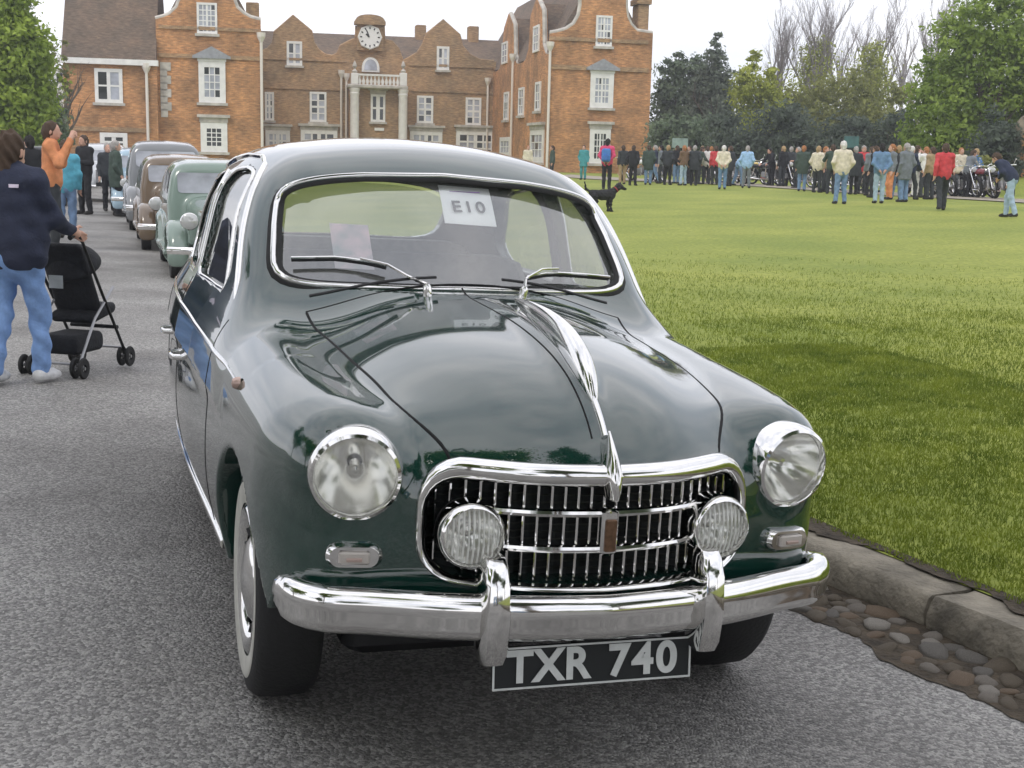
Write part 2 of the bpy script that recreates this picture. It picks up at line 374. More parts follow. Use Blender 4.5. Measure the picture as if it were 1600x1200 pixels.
# ------------------------------------------------------------------ the green saloon (car frame: x across, y back, z up, origin under front axle)
M_PAINT=mat('green_paint',(.004,.036,.026),.12,coat=1.0,spec=.35,var=.06,vscale=3)
M_CHROME=mat('chrome',(.83,.82,.80),.07,1.0,var=.04,vscale=30)
M_RUBBER=mat('rubber',(.014,.014,.014),.75,bump=.2,bscale=90)
M_BLACK=mat('black_trim',(.006,.006,.007),.5)
M_SEAM=mat('panel_gap',(.002,.002,.002),.8)
M_WHITEWALL=mat('whitewall',(.50,.49,.44),.6,var=.12,vscale=20)
M_GLASS=mat('car_glass',(.93,.97,.95),.02,trans=1.0,ior=1.02,spec=.5)
def glass_mat(name,tint,refl):
    m=bpy.data.materials.new(name); m.use_nodes=True; t=m.node_tree; t.nodes.remove(t.nodes['Principled BSDF']); o=t.nodes['Material Output']
    tr=t.nodes.new('ShaderNodeBsdfTransparent'); tr.inputs['Color'].default_value=(*tint,1); gl=t.nodes.new('ShaderNodeBsdfGlossy'); gl.inputs['Roughness'].default_value=.02
    lw=t.nodes.new('ShaderNodeLayerWeight'); lw.inputs['Blend'].default_value=.5; pw=t.nodes.new('ShaderNodeMath'); pw.operation='POWER'; pw.inputs[1].default_value=4.0; t.links.new(lw.outputs['Facing'],pw.inputs[0])
    fr=t.nodes.new('ShaderNodeMath'); fr.operation='MULTIPLY_ADD'; fr.inputs[1].default_value=.9; fr.inputs[2].default_value=refl; t.links.new(pw.outputs[0],fr.inputs[0])
    n=t.nodes.new('ShaderNodeTexNoise'); n.inputs['Scale'].default_value=3; tc=t.nodes.new('ShaderNodeTexCoord'); t.links.new(tc.outputs['Object'],n.inputs['Vector'])
    df=t.nodes.new('ShaderNodeBsdfDiffuse'); df.inputs['Color'].default_value=(.75,.75,.72,1)      # pale veil painting washed-out glare onto the pane
    mr=t.nodes.new('ShaderNodeMapRange'); mr.inputs['To Min'].default_value=.07; mr.inputs['To Max'].default_value=.17; t.links.new(n.outputs['Fac'],mr.inputs['Value'])
    m0=t.nodes.new('ShaderNodeMixShader'); t.links.new(mr.outputs['Result'],m0.inputs['Fac']); t.links.new(tr.outputs[0],m0.inputs[1]); t.links.new(df.outputs[0],m0.inputs[2])
    mx=t.nodes.new('ShaderNodeMixShader'); t.links.new(fr.outputs[0],mx.inputs['Fac']); t.links.new(m0.outputs[0],mx.inputs[1]); t.links.new(gl.outputs[0],mx.inputs[2]); t.links.new(mx.outputs[0],o.inputs['Surface'])
    return m
M_PANE=glass_mat('windscreen_glass',(.95,.98,.96),.24)
_wp=spl([-.75,-.6,-.45,-.2,.1,.6,1.3,2.2,2.8,3.2,3.5],[.655,.70,.742,.775,.792,.808,.832,.835,.805,.735,.63])
_tz=spl([.22,.40,.58,.75,.90,1.0],[-.06,-.014,0,-.010,-.040,-.09])
_zf=spl([-.75,-.6,-.5,-.39,-.2,.04,.32,.58,1.2,2.0,2.6,3.0,3.3,3.5],[.77,.835,.868,.888,.91,.928,.948,.962,.972,.975,.965,.91,.81,.66])
_yf=spl([0,.2,.35,.5,.62,.70,.76,.82],[-.735,-.70,-.625,-.565,-.525,-.47,-.39,-.28])
_yb=spl([0,.2,.35,.42,.5,.62,.70,.76,.82],[-.735,-.70,-.638,-.618,-.603,-.582,-.535,-.45,-.31])
_fz=spl([.2,.35,.5,.65,.8,.95],[.12,.045,.008,0,.012,.06])
_fb=spl([.2,.35,.5,.65,.8,.95],[.07,.014,0,0,.014,.06])
_zc=spl([-.78,-.745,-.70,-.64,-.56,-.45,-.3,0,.3,.6,.9],[.70,.79,.855,.903,.943,.980,1.010,1.040,1.056,1.070,1.08])
_zr=spl([.6,.9,1.1,1.4,1.7,2.0,2.3,2.6],[1.365,1.465,1.512,1.545,1.553,1.543,1.510,1.45])
def lower_f(x,y,z):
    ax=np.abs(x)
    d=smax(ax-(_wp(y)+_tz(z)), (z-_zf(y)-.02*(ax-.6))*.95, .15)
    d=smax(d,(_yb(ax)+_fb(z)-y)*.8,.14)
    d=smax(d,(y-(3.47-.30*ax*ax-.9*np.maximum(z-.55,0)**2-.5*np.maximum(.5-z,0)**2))*.9,.2)
    d=np.maximum(d,(.25+.16*np.clip((-.28-y)/.14,0,1)-z))
    # swelling behind each headlamp
    t=np.clip((y+.52)/.5,0,1); cx=.565+.045*t; cz=.755+.02*t
    p=np.sqrt((ax-cx)**2+(z-cz)**2+np.minimum(y+.47,0)**2+np.maximum(y-.02,0)**2)-(.128-.03*t)
    return smin(d,p,.07)
def hood_f(x,y,z):
    ax=np.abs(x); yy=y-.115*(ax/.35)**2
    zz=_zc(yy)-.092*(ax/.45)**2.3+.022*np.exp(-(x/.035)**2)*np.clip((y+.72)/.2,0,1)*np.clip((.45-y)/.5,0,1)
    d=(z-zz)*.75
    return np.maximum(np.maximum(d,y-.85),np.maximum(.70-z,ax-.66))
def cabin_f(x,y,z):
    ax=np.abs(x)
    ws=((.555+(z-1.08)*1.0+.30*ax*ax)-y)*.70
    roof=(z-_zr(y)+.055*(ax/.5)**2)*.97
    side=(ax-(.742-(z-.95)*.215+.030*np.clip((y-1.0)/.6,0,1)**2-.10*np.clip((y-1.9),0,2)**1.6-.06*np.clip(1.1-y,0,1)))*.97
    back=(y-(2.50+(1.42-z)*1.25-.28*ax*ax))*.62
    d=smax(side,roof,.20); d=smax(d,ws,.10); d=smax(d,back,.22)
    return np.maximum(d,.80-z)
def outer_f(x,y,z):
    return smin(smin(lower_f(x,y,z),hood_f(x,y,z),.05),cabin_f(x,y,z),.12)
def rrect(a,b,hx,hz,r):
    qx,qz=np.abs(a)-hx+r,np.abs(b)-hz+r
    return np.sqrt(np.maximum(qx,0)**2+np.maximum(qz,0)**2)+np.minimum(np.maximum(qx,qz),0)-r
def ws_out(n=72):    # windscreen outline (x,z)
    P=[]
    for k in range(n):
        a=2*math.pi*k/n; c,s=math.cos(a),math.sin(a); e=.27
        x=math.copysign(abs(c)**e,c); zz=math.copysign(abs(s)**e,s)
        hw=.578-.030*zz; X=hw*x
        P.append((X,1.242+.176*zz-(.15*X*X if zz>0 else .03*X*X)*abs(zz)))
    return P
def bl_out(n=48):    # rear window
    P=[]
    for k in range(n):
        a=2*math.pi*k/n; c,s=math.cos(a),math.sin(a); e=.5
        x=math.copysign(abs(c)**e,c); zz=math.copysign(abs(s)**e,s); P.append((.46*x,1.235+.135*zz-.05*x*x*.5))
    return P
def side_out(poly,r=.055,n=6):   # rounded polygon in (y,z)
    P=[]; L=len(poly)
    for i in range(L):
        p,a,b=[np.array(poly[(i+k)%L],float) for k in (0,-1,1)]
        da=(a-p)/np.linalg.norm(a-p); db=(b-p)/np.linalg.norm(b-p); rr=min(r if not isinstance(r,list) else r[i],.45*np.linalg.norm(a-p),.45*np.linalg.norm(b-p))
        A,B=p+da*rr,p+db*rr
        for t in np.linspace(0,1,n): P.append(tuple((1-t)**2*A+2*t*(1-t)*p+t*t*B))
    return P
FW=side_out([(.94,1.005),(1.60,1.0),(1.60,1.40),(1.36,1.415),(1.17,1.385)],[.04,.05,.09,.2,.12])
RW=side_out([(1.70,1.0),(2.30,1.005),(2.42,1.10),(2.22,1.345),(1.70,1.40)],[.05,.08,.1,.12,.09])
def inpoly(P,a,b):
    r=np.zeros(np.broadcast(a,b).shape,bool); n=len(P)
    for i in range(n):
        (x0,y0),(x1,y1)=P[i],P[(i+1)%n]
        if y0==y1: continue
        r^=((y0>b)!=(y1>b))&(a<(x1-x0)*(b-y0)/(y1-y0)+x0)
    return r
def poly_sd(P,a,b):
    a,b=np.broadcast_arrays(np.asarray(a,float),np.asarray(b,float)); sh=a.shape; a=a.ravel();b=b.ravel()
    best=np.full(a.shape,9.0); n=len(P)
    for i in range(n):
        p0=np.array(P[i]);p1=np.array(P[(i+1)%n]); e=p1-p0; l2=(e*e).sum()+1e-12
        t=np.clip(((a-p0[0])*e[0]+(b-p0[1])*e[1])/l2,0,1); best=np.minimum(best,np.hypot(a-p0[0]-t*e[0],b-p0[1]-t*e[1]))
    return np.where(inpoly(P,a,b),-best,best).reshape(sh)
resample_=lambda p:p
class SD2:
    def __init__(s,P,h=.004):
        P=np.array(P); s.lo=P.min(0)-.08; s.h=h; n=((P.max(0)+.08-s.lo)/h).astype(int)+2; s.n=n
        A,B=np.meshgrid(s.lo[0]+np.arange(n[0])*h,s.lo[1]+np.arange(n[1])*h,indexing='ij'); s.T=poly_sd([tuple(p) for p in P],A,B)
    def __call__(s,a,b):
        u=np.clip((a-s.lo[0])/s.h,0,s.n[0]-1.001); v=np.clip((b-s.lo[1])/s.h,0,s.n[1]-1.001); i=u.astype(int); j=v.astype(int); u=u-i; v=v-j
        return (s.T[i,j]*(1-u)+s.T[i+1,j]*u)*(1-v)+(s.T[i,j+1]*(1-u)+s.T[i+1,j+1]*u)*v
WSO,BLO=ws_out(),bl_out()
SWS,SBL,SFW,SRW=[SD2(resample_(p)) for p in (WSO,BLO,FW,RW)]
def body_f(x,y,z):
    x,y,z=[np.asarray(q,float) for q in (x,y,z)]
    ax=np.abs(x); d=outer_f(x,y,z)
    inner=np.maximum(cabin_f(x,y,z)+.045,.93-z)
    box=np.maximum(np.maximum(ax-.655,np.maximum(.80-y,y-2.75)),np.maximum(.38-z,z-1.0))
    d=smax(d,-np.minimum(inner,box),.01)
    pw=SWS(x,z); pb=SBL(x,z); p1=SFW(y,z); p2=SRW(y,z)
    d=np.maximum(d,-np.maximum(pw,y-1.35)); d=np.maximum(d,-np.maximum(pb,2.2-y))
    d=np.maximum(d,-np.maximum(np.minimum(p1,p2),.3-ax))
    g=np.maximum(rrect(x,z-.638,.405,.128,.09),y+.42); d=np.maximum(d,-g)
    d=np.maximum(d,-np.maximum(np.sqrt((ax-.562)**2+(z-.752)**2)-.097,y+.40))
    fa=np.sqrt(y*y+(z-.30)**2)-.372; d=smax(d,-np.maximum(fa,.47-ax),.012)
    ra=np.maximum(np.sqrt((y-2.65)**2+(z-.30)**2)-.36,z-.53); d=smax(d,-np.maximum(ra,.47-ax),.012)
    return d
# -- roots of the outer skin along an axis
def rootf(fn,P,axis,a0,a1,n=160):
    P=np.array(P,float); N=len(P); t=np.linspace(a0,a1,n); lo=np.full(N,a0); hi=np.full(N,a1); found=np.zeros(N,bool)
    prev=None
    for k in range(n):
        Q=P.copy(); Q[:,axis]=t[k]; d=fn(Q[:,0],Q[:,1],Q[:,2])
        if k>0:
            hit=(~found)&(d<0); lo[hit]=t[k-1]; hi[hit]=t[k]; found|=hit
    for _ in range(26):
        m=(lo+hi)/2; Q=P.copy(); Q[:,axis]=m; d=fn(Q[:,0],Q[:,1],Q[:,2]); hi=np.where(d<0,m,hi); lo=np.where(d<0,lo,m)
    P[:,axis]=hi; return P
def on_front(pts,fn=None): return rootf(fn or outer_f,[(x,0,z) for x,z in pts],1,-1.0,.9)
def on_rear(pts): return rootf(outer_f,[(x,0,z) for x,z in pts],1,3.8,1.6)
def on_side(pts,sgn,fn=None): return rootf(fn or outer_f,[(0,y,z) for y,z in pts],0,sgn*1.0,sgn*.2)
def on_top(pts): return rootf(outer_f,[(x,y,0) for x,y in pts],2,1.7,.3)
def nrm(P,fn=None):
    G=grad(fn or outer_f,np.array(P,float),.004); return G/np.linalg.norm(G,axis=1)[:,None]
def resample(P,n,closed=False):
    P=np.array(P,float); 
    if closed: P=np.vstack([P,P[:1]])
    s=np.concatenate([[0],np.cumsum(np.linalg.norm(np.diff(P,axis=0),axis=1))]); u=np.linspace(0,s[-1],n+(1 if closed else 0))
    R=np.stack([np.interp(u,s,P[:,i]) for i in range(P.shape[1])],1); return R[:-1] if closed else R
def ribbon(P,w,h,closed=False,off=0.0,n=7,fn=None,caps=True):
    # raised bead following the skin: half-ellipse section of width w, height h
    P=np.array(P,float); N=nrm(P,fn); L=len(P); rings=[]
    ws=w if hasattr(w,'__len__') else [w]*L
    for i in range(L):
        a=P[i-1] if (i>0 or closed) else P[i]; b=P[(i+1)%L] if (i<L-1 or closed) else P[i]
        t=b-a; t/=np.linalg.norm(t)+1e-9; B=np.cross(N[i],t); B/=np.linalg.norm(B)+1e-9
        rings.append([tuple(P[i]+N[i]*off+B*(ws[i]/2*math.cos(f))+N[i]*(h*math.sin(f))) for f in np.linspace(0,math.pi,n)]+[tuple(P[i]+N[i]*(off-.006))])
    mb=MB()
    if closed: rings.append(rings[0])
    mb.loft(rings,True,caps and not closed); return mb
def pane(outl,proj,inset=.0,off=.012,rings=14):
    O=np.array(outl,float); c=O.mean(0); V2=[]
    n=len(O)
    for r in range(1,rings+1):
        for p in O: V2.append(tuple(c+(p-c)*(r/rings)))
    V2=[tuple(c)]+V2; P=proj(V2); N=nrm(P,cabin_f); P=P-N*off
    Fs=[(0,1+i,1+(i+1)%n) for i in range(n)]+[(1+(r-1)*n+i,1+r*n+i,1+r*n+(i+1)%n,1+(r-1)*n+(i+1)%n) for r in range(1,rings) for i in range(n)]
    return MB().add(P,Fs)
_co,_si=math.cos(CAR_TILT),math.sin(CAR_TILT)
car=empty('vintage_car',(CAR_T[0],CAR_T[1],0),0,'dark green 1950s saloon with chrome grille and black number plate parked beside the kerb','car')
car.rotation_mode='QUATERNION'
car.rotation_quaternion=(Matrix.Rotation(CAR_YAW,3,'Z')@Matrix.Rotation(CAR_TILT,3,'Y')).to_quaternion()
V,Q,Nn=sdf_mesh(body_f,(0,-.80,.22),(.87,3.55,1.58),.0125,iters=3,sym=True)
C=V[Q].mean(1); nx=Nn[Q].mean(1)
ax=np.abs(C[:,0]); outside=np.abs(outer_f(C[:,0],C[:,1],C[:,2]))<.008
_sx=spl([-.66,-.60,-.56,-.48,-.3,-.1,.2,.5,.62],[.335,.352,.372,.415,.452,.474,.494,.518,.528])
hoodm=outside&(ax<_sx(C[:,1]-0))&(C[:,1]<.50-.0*ax)&(C[:,2]>.765)&(C[:,1]<.53)
dz=(C[:,2]<.985)&(C[:,2]>.31)&(ax>.6)&outside
fd=dz&(C[:,1]>.60)&(C[:,1]<1.655); rd=dz&(C[:,1]>=1.655)&(C[:,1]<2.36)&((C[:,1]-2.65)**2+(C[:,2]-.3)**2>.42**2)
lab=np.zeros(len(Q),int); lab[hoodm]=1
for s,b0 in ((-1,2),(1,3)): lab[fd&(np.sign(C[:,0])==s)]=b0; lab[rd&(np.sign(C[:,0])==s)]=b0+2
body=sdf_obj('body',V,Q[lab==0],Nn,M_PAINT,car)
hood=sdf_obj('bonnet',V,Q[lab==1],Nn,M_PAINT,car)
doors={}
for k,nm in ((2,'front_door'),(3,'front_door'),(4,'rear_door'),(5,'rear_door')): doors[k]=sdf_obj(nm,V,Q[lab==k],Nn,M_PAINT,car)
# interior of the shell is dark trim: floor, dash, seats
M_TRIM=mat('interior_cloth',(.17,.165,.15),.9,var=.2,vscale=30)
MB().bbox(-.62,.62,.80,2.7,.37,.40).build('floor_pan',M_BLACK,car)
db=MB(); db.loft([[(-.60,.72,.88),(-.62,.86,1.03),(-.60,.98,1.035),(-.58,1.0,.80)],[(.60,.72,.88),(.62,.86,1.03),(.60,.98,1.035),(.58,1.0,.80)]],True,True); db.build('dashboard',mat('dash',(.10,.11,.10),.5),car)
def seat(y,nm):
    s=MB(); s.bbox(-.58,.58,y-.45,y+.12,.42,.66,.06); sb=s.build(nm,M_TRIM,car,smooth=True)
    b=MB(); rings=[]
    for z,d,hw in ((.62,.02,.57),(.80,.0,.585),(.98,.02,.58),(1.075,.05,.55),(1.10,.07,.48)):
        t=.075 if z<1.05 else .045
        rings.append([(-hw,y+d,z),(-hw*.93,y+d-t,z),(hw*.93,y+d-t,z),(hw,y+d,z),(hw*.93,y+d+t+.02,z),(-hw*.93,y+d+t+.02,z)])
    b.loft(rings,True,True).build('backrest',M_TRIM,sb,smooth=True)
seat(1.62,'front_seat'); seat(2.48,'rear_seat')
# glass
pane(WSO,lambda p:on_front(p,cabin_f)).build('windscreen',M_PANE,car,smooth='all')
pane(BLO,lambda p:rootf(cabin_f,[(x,0,z) for x,z in p],1,3.8,1.6)).build('rear_window',M_PANE,car,smooth='all')
for s in (-1,1):
    for P_,nm in ((FW,'side_window'),(RW,'side_window')):
        pane(P_,lambda p:on_side(p,s,cabin_f)).build(nm,M_PANE,doors[(2 if s<0 else 3) if P_ is FW else (4 if s<0 else 5)],smooth='all')
        Pt=on_side([tuple(q) for q in resample(P_,60,True)],s,cabin_f); ribbon(Pt,.018,.008,True,fn=cabin_f).build('window_trim',M_CHROME,doors[(2 if s<0 else 3) if P_ is FW else (4 if s<0 else 5)],smooth=True)
Pw=on_front([tuple(q) for q in resample(WSO,120,True)],cabin_f)
ribbon(Pw,.050,.010,True,fn=cabin_f).build('windscreen_seal',M_RUBBER,car,smooth=True)
ribbon(Pw,.022,.016,True,off=.003,fn=cabin_f).build('windscreen_trim',M_CHROME,car,smooth=True)
# rain gutter over the side windows, down the screen pillar
for s in (-1,1):
    gpt=[(.70,.985),(.74,1.02),(.86,1.15),(.99,1.285),(1.09,1.372),(1.20,1.425),(1.36,1.452),(1.6,1.455),(1.9,1.438),(2.2,1.39),(2.42,1.29),(2.56,1.15)]
    g=on_side([tuple(q) for q in resample(gpt,60)],s,cabin_f); ribbon(g,.016,.014,fn=cabin_f).build('rain_gutter',M_CHROME,car,smooth=True)
# panel gaps
def seam(P,name='panel_gap',parent=None,w=.007): return ribbon(P,w,.0016,off=.0,n=3).build(name,M_SEAM,parent or body)
for s in (-1,1):
    ys=np.linspace(-.655,.5,60); P=on_top([(s*float(_sx(y)),y) for y in ys]); P=P[P[:,2]>.775]
    seam(P,parent=hood,w=.009)
    fd_=[(.62,.95),(.60,.80),(.60,.5),(.61,.31)]; seam(on_side([tuple(q) for q in resample(fd_,30)],s))
    seam(on_side([tuple(q) for q in resample([(1.655,.985),(1.655,.31)],30)],s)); seam(on_side([tuple(q) for q in resample([(2.38,.98),(2.36,.72),(2.27,.56)],20)],s))
P=on_top([(x,.505+.0*x) for x in np.linspace(-.52,.52,50)]); seam(P,parent=hood)
# waist and sill mouldings
for s in (-1,1):
    P=on_side([tuple(q) for q in resample([(.12,.842),(.62,.862),(1.65,.885),(2.5,.895)],70)],s); wv=np.minimum(.016,.004+np.linspace(0,1,70)*.09)
    ribbon(P,list(wv),.007).build('waist_moulding',M_CHROME,body,smooth=True)
    P=on_side([tuple(q) for q in resample([(.40,.292),(2.28,.292)],50)],s); ribbon(P,.030,.012).build('sill_moulding',M_CHROME,body,smooth=True)
    for k,yh in (((2 if s<0 else 3),1.50),((4 if s<0 else 5),2.20)):
        p=on_side([(yh,.70)],s)[0]; hb=MB(); o=s*.035
        hb.tube([(p[0]-s*.005,yh-.055,.70),(p[0]+o*.8,yh-.05,.70),(p[0]+o,yh-.02,.70),(p[0]+o,yh+.05,.70),(p[0]+o*.8,yh+.08,.70),(p[0]-s*.005,yh+.085,.70)],[.012,.011,.011,.010,.010,.011],8,flat=.8)
        hb.build('door_handle',M_CHROME,doors[k],smooth=True)
# side repeater lamp on the wing flank
for s in (-1,1):
    p=on_side([(.10,.842)],s)[0]
    MB().lathe([(.001,.02),(.012,.017),(.017,.008),(.018,-.004)],12,'X').build('side_lamp',mat('amber',(.55,.40,.34),.2,.4),body,smooth=True).matrix_local=Matrix.Translation(Vector(p))@Matrix.Scale(s,4,(1,0,0))
MB().bbox(-.52,.52,-.28,3.1,.18,.30,.03).build('underbody_shade_box',M_BLACK,car)  # dark box added under the floor to block light beneath the car
MB().bbox(-.60,.60,-.06,.06,.22,.32,.02).build('front_axle',M_BLACK,car)
# wheels
def wheel(x,y,s):
    w_=empty('wheel',(x,y,.315)); w_.parent=car; w_.scale=(s,1,1)
    t=[(.195,-.075),(.215,-.085),(.265,-.09),(.300,-.082),(.317,-.06),(.320,0),(.317,.06),(.300,.082),(.265,.09),(.215,.085),(.195,.075)]
    MB().lathe(t,48,'X').build('tyre',M_RUBBER,w_,smooth=True)
    MB().lathe([(.208,.0865),(.214,.0885),(.232,.0905),(.252,.0925),(.262,.0925),(.266,.0905)],48,'X').build('whitewall',M_WHITEWALL,w_,smooth=True)
    MB().lathe([(.200,.078),(.206,.083),(.196,.072),(.17,.055),(.14,.05),(.10,.045),(.001,.04)],48,'X').build('rim',M_PAINT,w_,smooth=True)
    MB().lathe([(.205,.082),(.196,.089),(.180,.083),(.165,.074),(.16,.068)],48,'X').build('trim_ring',M_CHROME,w_,smooth=True)
    MB().lathe([(.125,.045),(.122,.066),(.10,.082),(.06,.092),(.03,.098),(.001,.10)],36,'X').build('hubcap',M_CHROME,w_,smooth=True)
    for k in range(16):
        a=2*math.pi*k/16; c,n_=math.cos(a),math.sin(a); MB().tube([(.066,.132*c,.132*n_),(.071,.155*c,.155*n_)],.006,5).build('rim_slot',M_BLACK,w_)
for s in (-1,1): wheel(s*.655,0,s); wheel(s*.655,2.65,s)
# head, fog and indicator lamps
M_LENS=glass_mat('lamp_glass',(.96,.97,.95),.06); M_REFL=mat('lamp_reflector',(.93,.92,.89),.14,.92,bump=.02,bscale=26)
def lamp(nm,pos,r,tiltz,tilty,ribs,parent,deep):
    L=empty(nm,pos); L.parent=parent; L.rotation_euler=(tilty,0,tiltz)
    # axis -Y is outward
    MB().lathe([(r*1.0,.035),(r*1.03,.0),(r*1.02,-.022),(r*.97,-.036),(r*.90,-.040),(r*.865,-.034),(r*.86,-.02)],48,'Y').build('bezel',M_CHROME,L,smooth=True)
    MB().lathe([(r*.87,-.022)]+[(r*q,-.02+deep*(1-(q/.87)**2)) for q in (.8,.72,.62,.5,.38,.25,.12)]+[(.001,-.02+deep)],36,'Y').build('reflector',M_REFL,L,smooth=True)
    MB().lathe([(.001,.012),(.010,.014),(.013,.022),(.013,deep-.03)],14,'Y').build('bulb_shield',M_CHROME,L,smooth=True)
    MB().lathe([(.001,-.020-r*.30),(r*.3,-.020-r*.27),(r*.6,-.020-r*.19),(r*.8,-.020-r*.09),(r*.88,-.024)],36,'Y').build('lens',M_LENS,L,smooth=True)
    if ribs:
        for q in np.linspace(-.76,.76,11):
            hh=math.sqrt(max(0,.83**2-q*q))*r; mb=MB(); P=[]
            for z in np.linspace(-hh,hh,7): rr=math.hypot(q*r,z)/r; P.append((q*r,-.019-r*.30*(1-rr*rr),z))
            mb.tube(P,.0026,6).build('lens_rib',M_RIB,L,smooth=True)
    return L
M_RIB=mat('lens_rib_glass',(.72,.72,.68),.15,var=.1)
for s in (-1,1):
    lamp('headlamp',(s*.562,-.572,.752),.108,s*.16,.10,False,car,.095)
    lamp('fog_lamp',(s*.312,-.688,.632),.077,s*.06,.0,True,car,.05)
    MB().lathe([(.078,.03),(.07,.06),(.04,.09),(.001,.095)],28,'Y').build('lamp_shell',M_BLACK,car,smooth=True,loc=(s*.312,-.688,.632))
    # indicator: chrome pill with glass window
    ind=empty('indicator_lamp',(0,0,0)); ind.parent=car
    p=on_front([(s*.563,.562)],lower_f)[0]; n_=nrm([p],lower_f)[0]
    q_=Vector(-n_).to_track_quat('Y','Z'); ind.location=p; ind.rotation_mode='QUATERNION'; ind.rotation_quaternion=q_
    def pill(hx,hz,y0,y1,nn=10):
        r=[]
        for yy,k in ((y0,1.0),((y0*.3+y1*.7),1.0),(y1,.86)):
            ring=[]
            for i in range(2*nn):
                a=math.pi*i/(nn-1) if i<nn else math.pi*(i-nn)/(nn-1)+math.pi
                cx=(hx-hz) if (i<nn) else -(hx-hz); ring.append(((cx+hz*math.sin(a))*k if i<nn else (cx+hz*math.sin(a))*k,yy,hz*math.cos(a)*k))
            r.append(ring)
        return MB().loft(r,True,True)
    pill(.066,.028,.01,-.022).build('housing',M_CHROME,ind,smooth=True)
    MB().bbox(-.036,.036,-.032,-.02,-.015,.015,.004).build('indicator_glass',mat('clear_amber',(.50,.46,.42),.12),ind,smooth=True)
    MB().tube([(-.018,-.0335,-.003),(.018,-.0335,-.003)],.005,6).build('filament_bar',mat('bulb_tint',(.40,.30,.26),.3),ind)
# grille: surround, bars, badge
def grille_out(n=96,hx=.412,hz=.130,r=.090,cz=.640):
    P=[]
    m=n//4
    for (sx,sz,a0) in ((1,1,0),(-1,1,90),(-1,-1,180),(1,-1,270)):
        for k in range(m):
            a=math.radians(a0+90*k/(m-1)); P.append((sx*(hx-r)+r*math.cos(a),cz+sz*(hz-r)+r*math.sin(a)))
    return resample(P,n,True)
GO=grille_out()
def front_sk(x,y,z):
    ax=np.abs(x); return (_yf(ax)+_fz(z)-.03*np.clip((.60-ax)/.3,0,1)-y)*.8
Pg=rootf(front_sk,[(x,0,z) for x,z in GO],1,-1.1,.5)
wg=[.027+.030*np.clip((z-.70)/.08,0,1)-.010*np.clip((.56-z)/.05,0,1) for x,z in GO]
Pg2=Pg.copy(); Pg2[:,2]+=[.010*np.clip((z-.70)/.08,0,1) for x,z in GO]
ribbon(Pg2,wg,.026,True,off=-.006,n=9,fn=front_sk).build('grille_surround',M_CHROME,car,smooth=True)
gb=empty('grille'); gb.parent=car
def gy(x,z): return float(_yf(abs(x))+_fz(z))-.028*min(max((.60-abs(x))/.3,0),1)+.035
for x in np.linspace(-.375,.375,25):
    for z0,z1 in ((.688,.762),(.602,.680),(.516,.594)):
        if abs(x)>.33: 
            if z1>.75: z1=.735
            if z0<.52: z0=.542
        mb=MB(); y0=gy(x,.65); mb.bbox(x-.0036,x+.0036,y0,y0+.05,z0,z1,.002); mb.build('grille_bar',M_CHROME,gb)
for z in (.684,.598):
    P=[(x,gy(x,z)-.012,z) for x in np.linspace(-.262,.262,30)]; MB().tube(P,.0095,8,flat=1.0).build('grille_rail',M_CHROME,gb,smooth=True)
rb=MB(); rb.loft([[(x,gy(x,.65)+.075,.50),(x,gy(x,.65)+.075,.80)] for x in np.linspace(-.43,.43,20)],False).build('radiator_screen',mat('radiator',(.02,.026,.026),.5,var=.5,vscale=60),gb)
for k in range(14):
    z=.53+.018*k; P=[(x,gy(x,z)+.055,z) for x in np.linspace(-.40,.40,16)]; MB().tube(P,.0025,5).build('radiator_fin',mat('fin',(.06,.065,.06),.45,.5),gb)
MB().bbox(-.021,.021,-.775,-.735,.590,.702,.008).build('badge_frame',M_CHROME,gb,smooth=True)
MB().bbox(-.0145,.0145,-.781,-.770,.602,.680,.003).build('badge',mat('badge_enamel',(.15,.085,.05),.35,.5,var=.3,vscale=90),gb)
# bonnet ridge strip, nose ornament, wing ornament
P=on_top([(0,y) for y in np.linspace(-.70,-.02,40)]); ribbon(P,.016,.012).build('bonnet_strip',M_CHROME,hood,smooth=True)
def fine_loft(tab,sect,n=40,m=24):
    T=np.array(tab,float); q=np.linspace(0,1,len(T)); F=[spl(q,T[:,i]) for i in range(T.shape[1])]
    rings=[[sect([float(f(t)) for f in F],2*math.pi*k/m) for k in range(m)] for t in np.linspace(0,1,n)]; return MB().loft(rings,True,True)
# nose: a keeled chrome drop, widest over the grille frame (z, y front, y back, half width)
fine_loft([(.878,-.728,-.722,.002),(.845,-.762,-.715,.009),(.815,-.787,-.71,.016),(.785,-.801,-.71,.022),(.755,-.806,-.72,.019),(.728,-.800,-.73,.014)],
  lambda p,a:(p[3]*math.sin(a)*abs(math.sin(a))**.2,(p[1]+p[2])/2-(p[2]-p[1])/2*math.cos(a),p[0])).build('nose_ornament',M_CHROME,car,smooth='all')
# bonnet fin (y, z, half width, height)
fine_loft([(-.625,.930,.006,.010),(-.60,.962,.016,.032),(-.55,1.000,.023,.050),(-.47,1.032,.024,.058),(-.36,1.060,.020,.054),(-.22,1.080,.014,.042),(-.08,1.092,.008,.026),(.03,1.098,.002,.008)],
  lambda p,a:(p[2]*math.cos(a),p[0],p[1]-p[3]*.35+p[3]*math.sin(a)*(1 if math.sin(a)>0 else .8))).build('bonnet_ornament',M_CHROME,hood,smooth='all')
seam(on_top([(-.032,y) for y in np.linspace(-.70,.48,70)]),parent=hood,w=.005)
